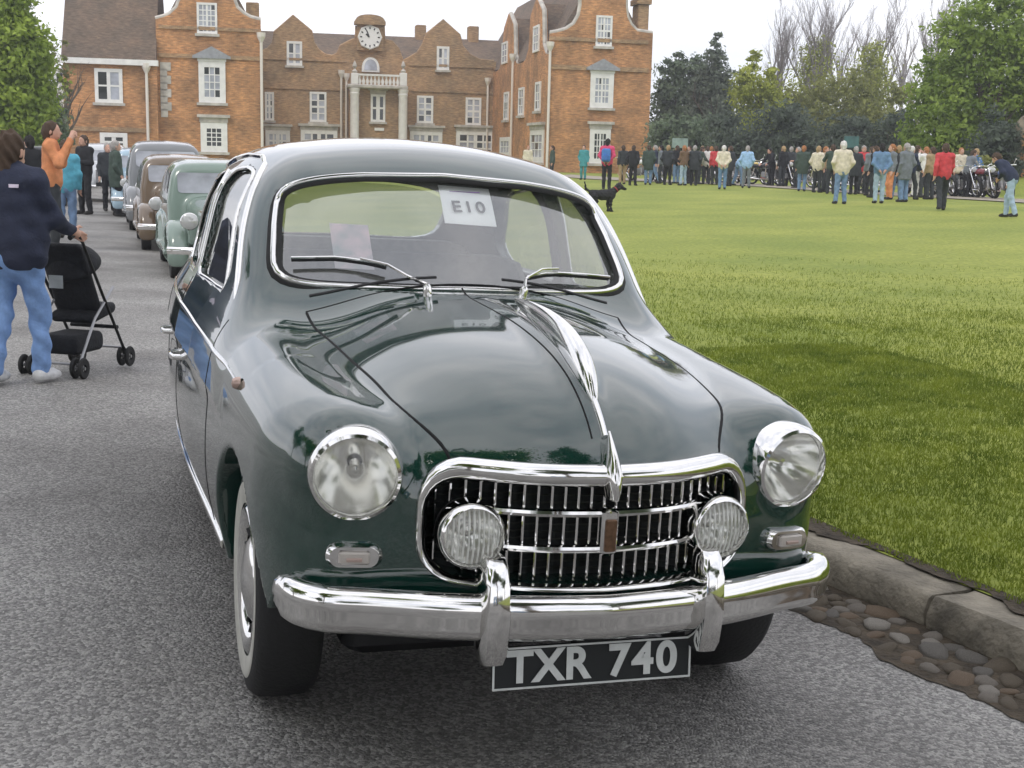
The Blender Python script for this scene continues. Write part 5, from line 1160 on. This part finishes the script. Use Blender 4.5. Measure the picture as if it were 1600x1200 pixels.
LAB=[(972,240,288,'stand',20,'dark','tan','brown','person in dark jacket and tan trousers beside the white motorcycles'),
(988,240,290,'pocket',-20,'black','black','brown','person in black with hands in pockets beside the white motorcycles'),
(1012,237,289,'coat',10,'green','jeans','brown','person in long dark green coat and jeans by the white motorcycles'),
(1031,239,287,'stand',60,'grey','dark','black','person in grey jacket next to the long green coat'),
(1042,233,289,'pocket',-10,'dark','black','blond','person in dark jacket and black trousers with fair hair'),
(1056,233,287,'back',30,'black','jeans','brown','person in black jacket and jeans holding hands behind the back'),
(1067,237,290,'front',15,'brown','pale_jeans','ginger','person in brown jacket and pale jeans with ginger hair'),
(1083,233,290,'coat',0,'dark','black','grey','stout person in long dark coat with grey hair'),
(1095,231,286,'stand',170,'tan','dark','blond','person in tan jacket facing the crowd with fair hair'),
(1103,238,288,'pocket',0,'white','dark','brown','person in white shirt between the tan and red jackets'),
(1116,233,289,'cap',20,'red','dark','brown','person in bright red top and cap among the crowd'),
(1128,234,296,'back',0,'cream','denim','white','person in cream shirt and denim trousers with white hair'),
(1165,235,294,'pocket',-25,'sky','grey','grey','person in light blue shirt leaning over the motorcycles'),
(1221,232,292,'stand',30,'black','dark','blond','person in black biker jacket with fair hair'),
(1233,233,292,'pocket',-30,'dark','black','grey','grey-haired person in dark jacket beside the black biker jacket'),
(1252,232,299,'coat',0,'green','jeans','ginger','ginger-haired person in green jacket and jeans at the lawn edge'),
(1275,233,301,'pocket',-35,'cream','dark','blond','fair-haired person in cream jacket and dark trousers'),
(1297,231,303,'camera',10,'green','dark','brown','person in dark green jacket raising a camera'),
(1312,227,319,'pocket',5,'cream','jeans','white','white-haired person in cream jacket and blue jeans walking on the lawn'),
(1345,233,303,'cap',160,'red','dark','grey','person in red top and cap facing the lawn behind the motorcycles'),
(1358,236,306,'stand',10,'grey','black','brown','person in grey jacket and black trousers behind the blue denim jacket'),
(1372,231,318,'back',-10,'denim','pale_jeans','black','person in blue denim jacket and pale jeans seen from behind'),
(1389,232,312,'stand',100,'grey','orange','ginger','ginger-haired person in grey top and orange trousers'),
(1411,231,316,'coat',20,'grey','jeans','grey','stout person in grey coat and blue jeans at the lawn edge'),
(1428,234,308,'stand',-60,'dark','white','brown','person in dark jacket and white trousers beside the grey coat'),
(1442,236,309,'camera',30,'white','dark','ginger','person in white shirt raising a camera beside the red coat'),
(1470,233,329,'walk',-15,'red','dark','brown','person in red coat and dark trousers striding on the lawn'),
(1496,238,308,'stand',180,'cream','grey','ginger','person in cream top facing the lawn behind the red coat'),
(1520,239,305,'pocket',40,'blue','black','blond','person in bright blue jacket by the last motorcycles'),
(1577,250,340,'bend',60,'navy','pale_jeans','brown','person in navy jacket and pale jeans bending forward on the lawn')]
LAB+=[(1022,241,286,'walk',80,'navy','jeans','grey','person in navy jacket walking between the green coat and the grey jacket'),
(1075,240,287,'stand',140,'cream','black','brown','person in cream top half hidden behind the brown jacket'),
(1089,238,288,'crouch',-60,'green','dark','brown','person in green jacket leaning beside the stout dark coat'),
(1109,236,287,'front',-40,'grey','dark','ginger','ginger-haired person in grey top behind the red top'),
(1139,240,291,'coat',60,'dark','dark','brown','person in long dark coat close behind the cream shirt'),
(1152,243,291,'bend',-90,'sky','jeans','brown','person in pale blue jacket bending over a motorcycle'),
(1205,240,291,'crouch',100,'black','black','black','person in black leathers leaning over the cream motorcycle'),
(1244,237,295,'front',120,'dark','dark','grey','person in dark top behind the green jacket at the lawn edge'),
(1286,238,300,'stand',-120,'tan','dark','ginger','person in tan top behind the cream jackets'),
(1333,236,304,'coat',10,'dark','black','grey','grey-haired person in long dark coat under the teal board'),
(1364,238,309,'stand',60,'black','dark','brown','person in black top pressed behind the denim jacket'),
(1399,234,312,'pocket',-20,'dark','jeans','blond','fair-haired person in dark jacket next to the grey coat'),
(1419,236,312,'walk',-70,'navy','dark','white','white-haired person in navy jacket stepping past the grey coat'),
(1452,238,312,'stand',40,'tan','dark','brown','person in tan jacket just behind the red coat'),
(1508,243,309,'crouch',-80,'grey','black','brown','person in grey top leaning by the bright blue jacket')]
rgc=random.Random(9)
for r in LAB: crowd(r[0],r[1],r[2],r[3],r[4]+rgc.uniform(-22,22),*r[5:9])
# backpack
x,y,z=on_ground(947,296); f=math.radians(-15)
bk=empty('backpack',(x,y,z),f,'blue backpack worn over the crimson jacket','backpack')
V,Q,N=sdf_mesh(lambda x,y,z: smax(rrect(x,z-1.27,.17,.25,.10),np.abs(y+.235)-.10,.08),(-.25,-.40,.9),(.25,-.05,1.6),.022); link('bag',mesh_np('bag',V,Q,True),cloth((.07,.20,.52)),bk)
V,Q,N=sdf_mesh(lambda x,y,z: smax(rrect(x,z-1.18,.12,.12,.06),np.abs(y+.33)-.05,.05),(-.2,-.45,1.0),(.2,-.25,1.4),.02); link('front_pocket',mesh_np('front_pocket',V,Q,True),cloth((.05,.15,.42)),bk)
for s in (-1,1): MB().tube([(s*.10,-.16,1.50),(s*.11,-.05,1.56),(s*.12,.10,1.48),(s*.13,.15,1.30),(s*.14,.02,1.12),(s*.14,-.16,1.08)],.022,6,flat=.5).build('strap',cloth((.05,.12,.33)),bk,smooth=True)
# near woman pushing the pushchair
pv('pusher',H=1.74,arms=('push','push'),stride=.16,hairlong=.35,fat=1.36,crease=1.8,h=.0115,coat=-.02)
wx,wy,wz=on_ground(31,600)
woman=person('pusher',wx,wy,wz,math.radians(-14),(.024,.030,.058),(.20,.33,.60),'brown','person in navy fleece and blue jeans pushing the black pushchair',H=1.51,shoe=(.62,.62,.62))
st=MB().box(-.16,.16,-.002,.002,-.012,.012).build('shoulder_stripe',cloth((.62,.55,.66)),woman); st.location=(0,-.145,1.40); st.rotation_euler=(-.2,0,0)
# pushchair
ps=empty('pushchair',(0,0,0),math.radians(-14),'black folding pushchair pushed by the person in the navy fleece','pushchair')
fx,fy=wx+math.sin(math.radians(14))*.63,wy+math.cos(math.radians(14))*.63; ps.scale=(.85,.75,.92); ps.location=(fx,fy,float(ground_z(fx,fy)))
M_FAB=mat('pushchair_fabric',(.012,.013,.016),.85,var=.3,vscale=20,bump=.4,bscale=50); M_ALU=mat('grey_tube',(.35,.35,.36),.35,.8)
for s in (-1,1):
    MB().tube([(s*.24,-.46,.99),(s*.24,-.38,1.02),(s*.235,-.28,.95),(s*.225,.02,.56),(s*.22,.36,.12)],.012,8).build('push_rail',M_BLACK,ps,smooth=True)
    MB().tube([(s*.22,-.36,.10),(s*.22,-.10,.40),(s*.22,.20,.60)],.011,8).build('rear_strut',M_ALU,ps,smooth=True)
    MB().tube([(s*.24,-.47,.985),(s*.24,-.37,1.022)],.019,8).build('grip',M_RUBBER,ps,smooth=True)
    for yy in (-.36,.38):
        wg_=empty('wheel_pair',(s*.22,yy,.075)); wg_.parent=ps
        for q in (-.035,.035): MB().lathe([(.03,q-.010),(.068,q-.014),(.075,q-.006),(.075,q+.006),(.068,q+.014),(.03,q+.010),(.03,q-.010)],18,'X').build('wheel',M_RUBBER,wg_,smooth=True)
        MB().lathe([(.012,-.05),(.012,.05)],8,'X',(0,0,0),True).build('axle',M_ALU,wg_)
for yy,zz in ((-.36,.10),(.36,.14)): MB().tube([(-.22,yy,zz),(.22,yy,zz)],.009,6).build('cross_bar',M_ALU,ps)
V,Q,N=sdf_mesh(lambda x,y,z: smax(np.abs(x)-.19,smax(np.abs((y+.04)+.55*(z-.62))-.045,np.abs(z-.66)-.27,.05),.05),(-.25,-.5,.3),(.25,.4,1.0),.018); link('seat_back',mesh_np('seat_back',V,Q,True),M_FAB,ps)
V,Q,N=sdf_mesh(lambda x,y,z: smax(np.abs(x)-.19,smax(np.abs(z-.40-.15*y)-.04,np.abs(y-.12)-.20,.05),.04),(-.25,-.2,.25),(.25,.42,.55),.018); link('seat',mesh_np('seat',V,Q,True),M_FAB,ps)
V,Q,N=sdf_mesh(lambda x,y,z: smax(np.abs(np.sqrt(((x)/.21)**2+((y-.02)/.22)**2+((z-.70)/.20)**2)-1)*.20-.014,np.maximum(.74-z+.45*y,0-.99+0*x),.03),(-.3,-.4,.55),(.3,.3,1.1),.018); link('hood',mesh_np('hood',V,Q,True),M_FAB,ps)
V,Q,N=sdf_mesh(lambda x,y,z: smax(np.abs(x)-.17,smax(np.abs(z-.22)-.07,np.abs(y+.08)-.22,.05),.05),(-.22,-.4,.1),(.22,.25,.35),.018); link('basket',mesh_np('basket',V,Q,True),M_FAB,ps)
MB().tube([(-.21,.28,.30),(.21,.28,.30)],.014,6).build('foot_rest',M_FAB,ps); MB().box(-.05,.07,-.30,-.298,.62,.71).build('label_patch',cloth((.45,.47,.45)),ps).rotation_euler=(0,0,0)
# black dog
dx_,dy_,dz_=on_ground(940,331)
dog=empty('dog',(dx_,dy_,dz_),math.radians(-70),'black dog with raised tail on the lawn behind the green saloon','dog')
def dogf(x,y,z):
    P=(x,y,z); o=[seg((x/.85,y,z),(0,.22,.44),(0,0,.43),.145,.125),seg((x/.85,y,z),(0,0,.43),(0,-.26,.46),.125,.105),seg(P,(0,.27,.50),(0,.42,.62),.09,.075),ell(P,(0,.47,.65),(.075,.095,.08)),seg(P,(0,.52,.63),(0,.64,.59),.05,.034),seg(P,(.06,.43,.70),(.095,.44,.60),.022,.03),seg(P,(-.06,.43,.70),(-.095,.44,.60),.022,.03),
     seg(P,(0,-.33,.50),(0,-.46,.58),.035,.028),seg(P,(0,-.46,.58),(0,-.50,.76),.028,.014)]
    for s in (-1,1): o+=[seg(P,(s*.085,.22,.38),(s*.085,.20,.20),.058,.036),seg(P,(s*.085,.20,.20),(s*.085,.22,.05),.036,.028),seg(P,(s*.085,.22,.04),(s*.085,.27,.025),.032,.026),seg(P,(s*.085,-.26,.40),(s*.09,-.20,.27),.085,.05),seg(P,(s*.09,-.20,.27),(s*.09,-.33,.18),.045,.030),seg(P,(s*.09,-.33,.18),(s*.09,-.30,.05),.030,.026),seg(P,(s*.09,-.30,.04),(s*.09,-.24,.025),.032,.026)]
    return U(o,.045)+.008*np.sin(x*60+y*20)*np.sin(z*70+y*30)
V,Q,N=sdf_mesh(dogf,(-.25,-.6,-.02),(.25,.75,.85),.014,iters=2); link('body',mesh_np('body',V,Q,True),mat('black_fur',(.012,.012,.013),.8,var=.4,vscale=30),dog)
MB().lathe([(.088,-.012),(.093,0),(.088,.012)],18,'Z').build('collar',cloth((.35,.05,.05)),dog).matrix_local=Matrix.Translation((0,.37,.575))@Matrix.Rotation(-.9,4,'X')
# ------------------------------------------------------------------ queue of older cars, motorcycles, boards
M_CAN=mat('sky_pale_glass',(.45,.47,.52),.06,var=.35,vscale=2.5,spec=.9)  # pale base colour paints the sky's reflection into the windows
def old_f(x,y,z):
    ax=np.abs(x); t=np.clip((y+.55)/1.3,0,1)
    bon=smax(smax(ax-(.235+.20*t),(z-(.97+.11*t)+.25*ax*ax),.16),smax(-.56-y+.10*(z-.7),np.maximum(y-1.0,.40-z),.06),.06)
    cab=smax(smax(ax-(.66-.16*np.clip(z-1.0,0,1)),(z-(1.60-.10*np.clip((y-1.7)/1.0,-1,1)**2)+.10*ax*ax),.20),smax((.78+.22*(z-1.05)-y),(y-(2.95-.55*np.clip(z-.9,0,1)**1.5)),.1),.10); cab=np.maximum(cab,.36-z)
    d=smin(bon,cab,.06)
    for yc,tail in ((0.0,1.0),(2.52,.8)):
        r=np.sqrt((y-yc)**2+(z-.34)**2); w_=np.abs(ax-.60)-.135+.25*np.clip(r-.36,0,1)
        f=smax(w_,smax(r-.455,.20-z,.03),.09)
        tl=smax(np.abs(ax-.60)-.10,np.abs(z-(.50-.42*np.clip((y-yc-.30)/.7,0,1)))-.10,.06) if False else f
        d=smin(d,f,.07)
        cut=np.maximum(np.maximum(r-.375,.47-ax),z-.70); d=np.maximum(d,-cut)
    rb=smax(np.abs(ax-.62)-.12,np.maximum(np.abs(z-.33)-.03,np.abs(y-1.25)-.95),.03); d=smin(d,rb,.05)
    return d
V,Q,N=sdf_mesh(old_f,(0,-.75,.15),(.85,3.15,1.70),.022,iters=2,sym=True); OLD=mesh_np('old_body',V,Q,True); OLD.normals_split_custom_set_from_vertices([tuple(q) for q in N]); OLD.materials.append(None)
def shared(name,mb,m,smooth=True):
    o=mb.build(name,m,None,smooth=smooth); me=o.data; bpy.data.objects.remove(o); return me
def on_old(P,ax,a0,a1): return rootf(old_f,P,ax,a0,a1)
def patch(outl,ax,a0,a1,off=.006):
    O=np.array(outl,float); c=O.mean(0); n=len(O); V2=[tuple(c)]+[tuple(c+(p-c)*(r/5)) for r in range(1,6) for p in O]
    P=on_old([(x,0,z) if ax==1 else (0,x,z) for x,z in V2],ax,a0,a1); G=grad(old_f,P,.004); G/=np.linalg.norm(G,axis=1)[:,None]; P=P+G*off
    return MB().add(P,[(0,1+i,1+(i+1)%n) for i in range(n)]+[(1+(r-1)*n+i,1+r*n+i,1+r*n+(i+1)%n,1+(r-1)*n+(i+1)%n) for r in range(1,5) for i in range(n)])
def rr_out(x0,x1,z0,z1,r=.06): return side_out([(x0,z0),(x1,z0),(x1,z1),(x0,z1)],r)
OM={'windscreen':shared('ow',patch(rr_out(-.52,.52,1.12,1.40),1,-.9,1.5),M_CAN),'rear_window':shared('orw',patch(rr_out(-.35,.35,1.18,1.40),1,3.4,1.9),M_CAN)}
for s in (-1,1):
    OM['sw%d'%s]=[shared('osw',patch(rr_out(a,b,1.10,1.42),0,s*1.0,s*.2),M_CAN) for a,b in ((1.06,1.62),(1.70,2.28))]
tyre=shared('ot',MB().lathe([(.20,-.06),(.25,-.075),(.32,-.07),(.34,-.04),(.345,0),(.34,.04),(.32,.07),(.25,.075),(.20,.06)],32,'X'),M_RUBBER)
rimm=shared('orim',MB().lathe([(.21,.06),(.19,.045),(.12,.04),(.10,.07),(.05,.085),(.001,.088)],24,'X'),mat('wheel_paint',(.25,.24,.22),.4))
lampb=shared('olb',MB().lathe([(.105,-.05),(.115,-.03),(.112,.02),(.085,.10),(.04,.15),(.001,.16)],24,'Y'),M_CHROME); lampl=shared('oll',MB().lathe([(.001,-.075),(.05,-.072),(.09,-.058),(.104,-.05)],20,'Y'),mat('lamp_front',(.55,.56,.55),.15,.3))
gsh=shared('og',MB().loft([[(x*.24,-.60-.035*(1-x*x)+.10*(zz-.7),zz+(.10*(1-x*x) if zz>.8 else 0)) for x in np.linspace(-1,1,9)]+[(x*.235,-.54+.10*(zz-.7),zz) for x in np.linspace(1,-1,9)] for zz in (.44,.60,.75,.88)],True,True),M_CHROME)
bmp=shared('ob',MB().tube([(x,-.80+.16*abs(x/.72)**2.5,.44) for x in np.linspace(-.74,.74,25)],.048,8,flat=.45),M_CHROME)
plt=shared('op',MB().bbox(-.24,.24,-.84,-.825,.45,.56,.004),mat('plate_black',(.008,.010,.012),.35))
def old_car(lx,ly,paint,label,sc=(1,1,1),yaw=0.0):
    x,y=to_world(lx,ly); c=empty('classic_car',(float(x),float(y),float(road_z(lx,ly))),CAR_YAW+yaw,label,'car','classic cars queued along the drive'); c.scale=sc
    def ch(nm,me,loc=None,m=None,scl=None,parent=None):
        o=bpy.data.objects.new(nm,me); COL.objects.link(o); o.parent=parent or c
        if loc: o.location=loc
        if scl: o.scale=scl
        if m: o.material_slots[0].link='OBJECT'; o.material_slots[0].material=m
        return o
    ch('body',OLD,m=paint); ch('windscreen',OM['windscreen']); ch('rear_window',OM['rear_window']); ch('grille_shell',gsh); ch('bumper',bmp); ch('number_plate',plt)
    for k in range(9): MB().box(-.19+.0475*k-.006,-.19+.0475*k+.006,-.652,-.64,.46,.86).build('grille_slat',M_BLACK,c) if False else None
    for s in (-1,1):
        for me in OM['sw%d'%s]: ch('side_window',me)
        h_=ch('headlamp',lampb,(s*.46,-.42,.80)); ch('lens',lampl,parent=h_)
        for yy in (0,2.52): w_=ch('wheel',tyre,(s*.61,yy,.345),scl=(s,1,1)); ch('hub',rimm,parent=w_)
    return c
def paint(n,c): return mat('paint_'+n,c,.22,coat=.8,spec=.5,var=.05,vscale=2)
old_car(.36,12.6,paint('sage',(.20,.27,.23)),'sage green vintage saloon directly behind the dark green saloon',(.96,1,.90))
old_car(.20,17.4,paint('brown',(.16,.115,.075)),'brown vintage saloon behind the sage green one',(1,1,.93))
old_car(.22,22.8,paint('silver',(.20,.21,.22)),'large grey vintage saloon behind the brown one',(1.12,1.1,1.10))
old_car(.0,28.6,paint('pale_blue',(.36,.50,.60)),'pale blue vintage saloon near the service wing of the mansion',(1.1,1.05,1.02))
old_car(-2.6,33.0,paint('black',(.015,.016,.018)),'black vintage saloon under the bush by the service wing')
old_car(-.9,37.5,paint('white',(.62,.64,.66)),'white vintage saloon in front of the service wing ground floor window',(1.12,1.05,1.1))
old_car(-.6,-11.0,paint('mid_blue',(.10,.30,.55)),'mid blue vintage saloon parked on the drive facing the dark green saloon',yaw=math.pi)
# motorcycles
def moto():
    c=empty('motorcycle',(0,0,0)); P={}
    def ad(nm,mb,m,sm=True,parent=None): o=mb.build(nm,m,parent or c,smooth=sm); return o
    for yy in (-.70,.70):
        w_=ad('wheel',MB().lathe([(.26,-.04),(.30,-.055),(.325,-.03),(.33,0),(.325,.03),(.30,.055),(.26,.04),(.26,-.04)],24,'X',(0,yy,.33)),M_RUBBER)
        ad('rim',MB().lathe([(.265,-.03),(.25,-.02),(.25,.02),(.265,.03)],24,'X',(0,yy,.33)),M_CHROME,parent=w_); ad('hub',MB().lathe([(.05,-.06),(.07,0),(.05,.06)],10,'X',(0,yy,.33),True),M_ALU,parent=w_)
        for k in range(8):
            a=math.pi*2*k/8; ad('spoke',MB().tube([(0,yy,.33),(0,yy+.255*math.cos(a),.33+.255*math.sin(a))],.006,3),M_CHROME,parent=w_)
        ad('mudguard',MB().loft([[(-.07,yy+.37*math.cos(a),.33+.37*math.sin(a)),(0,yy+.385*math.cos(a),.33+.385*math.sin(a)),(.07,yy+.37*math.cos(a),.33+.37*math.sin(a))] for a in np.linspace(.3 if yy<0 else .6,2.4,12)],False),M_BLACK)
    for s in (-1,1):
        ad('fork',MB().tube([(s*.07,.70,.33),(s*.08,.42,.98)],.022,6),M_CHROME); ad('shock',MB().tube([(s*.10,-.62,.38),(s*.11,-.48,.74)],.03,6),M_CHROME)
        ad('exhaust',MB().tube([(s*.10,.22,.42),(s*.15,.20,.28),(s*.15,-.2,.27),(s*.16,-.85,.33)],[.025,.028,.032,.05],8),M_CHROME)
    ad('frame',MB().tube([(0,.42,.92),(0,.30,.40),(0,-.20,.30),(0,-.45,.50),(0,-.50,.74),(0,.0,.76),(0,.42,.92)],.022,6),M_BLACK)
    V,Q,N=sdf_mesh(lambda x,y,z: smin(smax(np.abs(x)-.12,smax(np.abs(y-.05)-.20,np.abs(z-.44)-.13,.06),.06),smax(np.sqrt(x*x+(y-.12)**2)-.09,np.abs(z-.60)-.12,.03),.05)+.008*np.sin(z*150),(-.2,-.25,.25),(.2,.35,.80),.02); o=link('engine',mesh_np('engine',V,Q,True),M_ALU,c)
    V,Q,N=sdf_mesh(lambda x,y,z: smax(ell((x,y,z),(0,.14,.84),(.15,.30,.13)),.76-z+0*x,.05),(-.25,-.25,.65),(.25,.55,1.05),.02); me=mesh_np('tank',V,Q,True); me.materials.append(None); o=link('fuel_tank',me,None,c)
    V,Q,N=sdf_mesh(lambda x,y,z: smax(np.abs(x)-.13,smax(np.abs(y+.42)-.33,np.abs(z-.80-.10*np.clip(-y-.4,0,1))-.06,.06),.06),(-.2,-.85,.65),(.2,0,1.0),.02); link('seat',mesh_np('seat',V,Q,True),M_RUBBER,c)
    ad('handlebar',MB().tube([(-.38,.26,1.06),(-.20,.36,1.08),(0,.40,1.02),(.20,.36,1.08),(.38,.26,1.06)],.014,6),M_CHROME)
    h_=ad('headlamp',MB().lathe([(.001,.60),(.08,.59),(.095,.57),(.09,.50),(.04,.44),(.001,.44)],16,'Y',(0,0,.92)),M_CHROME); ad('lens',MB().lathe([(.001,.605),(.075,.597)],14,'Y',(0,0,.92)),mat('lamp_front',(.55,.56,.55),.15,.3),parent=h_)
    for s in (-1,1): ad('mirror',MB().tube([(s*.26,.34,1.07),(s*.34,.36,1.22),(s*.36,.35,1.24)],[.006,.006,.03],6),M_CHROME)
    return c
base=moto(); TK=[('red',(.45,.03,.03)),('black',(.01,.01,.012)),('blue',(.04,.10,.35)),('silver',(.5,.5,.5)),('green',(.03,.12,.06)),('cream',(.6,.52,.35)),('yellow',(.6,.42,.06)),('maroon',(.18,.02,.03)),('white',(.7,.7,.68))]
SP=[(968,288,'white','beside the person in black with hands in pockets'),(996,288,'white','between the black clothes and the long green coat'),(1026,289,'white','between the long green coat and the grey jacket'),(1076,290,'white','behind the brown jacket'),(1112,291,'red','behind the bright red top'),(1143,291,'black','behind the cream shirt'),(1158,292,'silver','under the light blue shirt'),(1178,293,'yellow','beside the light blue shirt'),(1196,294,'black','between the yellow and cream motorcycles'),(1212,295,'cream','before the black biker jacket'),(1230,296,'silver','before the grey-haired biker'),(1262,298,'red','between the green and cream jackets'),(1290,300,'black','behind the cream jackets'),(1326,303,'silver','beside the dark coat under the teal board'),(1340,305,'green','under the red cap'),(1400,308,'black','behind the grey coat'),(1436,310,'blue','behind the white shirt'),(1450,311,'silver','before the tan jacket'),(1484,312,'black','before the cream top that faces the lawn'),(1505,313,'cream','under the bright blue jacket'),(1522,314,'silver','next after the one under the bright blue jacket'),(1541,315,'maroon','between the bright blue jacket and the bending person'),(1559,316,'black','behind the bending person'),(1582,318,'blue','at the far end of the row by the bank')]
for i,(px,py,cn,lb) in enumerate(SP):
    x,y,z=on_ground(px,py-3); y+=1.6; x+=.3; z=float(ground_z(x,y)); o=base if i==0 else copy_tree(base); o.location=(x,y,z+.03); o.rotation_euler=(0,math.radians(8),math.radians(200+random.uniform(-25,25)))
    tag(o,'parked motorcycle with %s tank %s'%(cn,lb),'motorcycle','motorcycles parked along the path')
    for ch in o.children:
        if ch.name.startswith('fuel_tank'): ch.material_slots[0].link='OBJECT'; ch.material_slots[0].material=paint('tank_'+cn,dict(TK)[cn])
# boards on posts
for px,py0,py1,w_,c,lb,Y in ((1063,216,238,24,(.24,.32,.29),'pale green notice board on posts behind the crowd',76),(1331,213,240,22,(.06,.15,.15),'teal notice board on posts behind the motorcycles',58)):
    x,_,zt=at_depth(px,py0,Y); zb=at_depth(px,py1,Y)[2]; hw=w_/2/2000*Y; gz=float(ground_z(x,Y)); o=empty('notice_board',(x,Y,gz),math.radians(-8),lb,'sign')
    MB().bbox(-hw,hw,-.03,.03,zb-gz+.25,zt-gz,.01).build('board',mat('board_%d'%px,c,.6,var=.3,vscale=3),o)
    for s in (-1,1): MB().box(s*hw*.8-.03,s*hw*.8+.03,.031,.09,-.3,zt-gz-.1).build('post',M_BARK,o)
# ------------------------------------------------------------------ grass blades on the near lawn
def grass():
    rg=np.random.default_rng(5); parts=[]
    for (d0,d1,l0,l1,n,hh) in ((.19,3.4,-2.6,5.4,190000,.026),(.19,10,3.0,15,200000,.034),(2.6,10,-1,7,120000,.032)):
        ly=l0+(l1-l0)*rg.random(n); d=d0+(d1-d0)*rg.random(n)
        fade=np.clip(1.25-np.hypot(d*.10,(ly-1)*.075)-.35*rg.random(n)+.10*np.sin(ly*2.3+d*3.1),0,1); kk=rg.random(n)<fade; ly=ly[kk]; d=d[kk]; n=len(d)
        if d0<.2: keep=d>.188+.022*np.sin(ly*9)+.018*np.sin(ly*23+1)+.015*np.sin(ly*61); ly=ly[keep]; d=d[keep]; n=len(d)
        lx=kerb_x(ly)+d; x,y=to_world(lx,ly); z=lawn_z(lx,ly)-.002
        a=rg.random(n)*6.283; h=hh*(.5+.9*rg.random(n)); w_=.0022+.0022*rg.random(n); ln=rg.random(n)*1.0; a2=rg.random(n)*6.283
        B=np.stack([x,y,z],1); S=np.stack([np.cos(a)*w_,np.sin(a)*w_,0*w_],1); T=np.stack([np.cos(a2)*ln*h,np.sin(a2)*ln*h,h],1)
        parts.append(np.stack([B-S,B+S,B+T],1).reshape(-1,3))
    V=np.concatenate(parts); me=mesh_np('grass',V,np.arange(len(V)).reshape(-1,3)); o=link('grass',me,leaf_mat('grass_blade',(.095,.145,.014),(.255,.305,.040),3.0,.3)); tag(o,'short mown green grass of the lawn beside the kerb','grass',kind='stuff')  # blades darker than the lawn sheet, painting the near-to-far brightness change
grass()
# ------------------------------------------------------------------ thin haze volume added to lift the dark background
def haze():
    o=MB().box(-140,140,-60,190,-2.4,34).build("haze",[]); tag(o,'added thin pale haze lifting the dark tones of the park','haze',kind='stuff')
    m=bpy.data.materials.new('added_haze'); m.use_nodes=True; t=m.node_tree; t.nodes.remove(t.nodes['Principled BSDF']); v=t.nodes.new('ShaderNodeVolumePrincipled'); v.inputs['Color'].default_value=(.93,.95,1,1); v.inputs['Density'].default_value=.0011; v.inputs['Anisotropy'].default_value=.2
    t.links.new(v.outputs[0],t.nodes['Material Output'].inputs['Volume']); o.data.materials.clear(); o.data.materials.append(m)
haze()
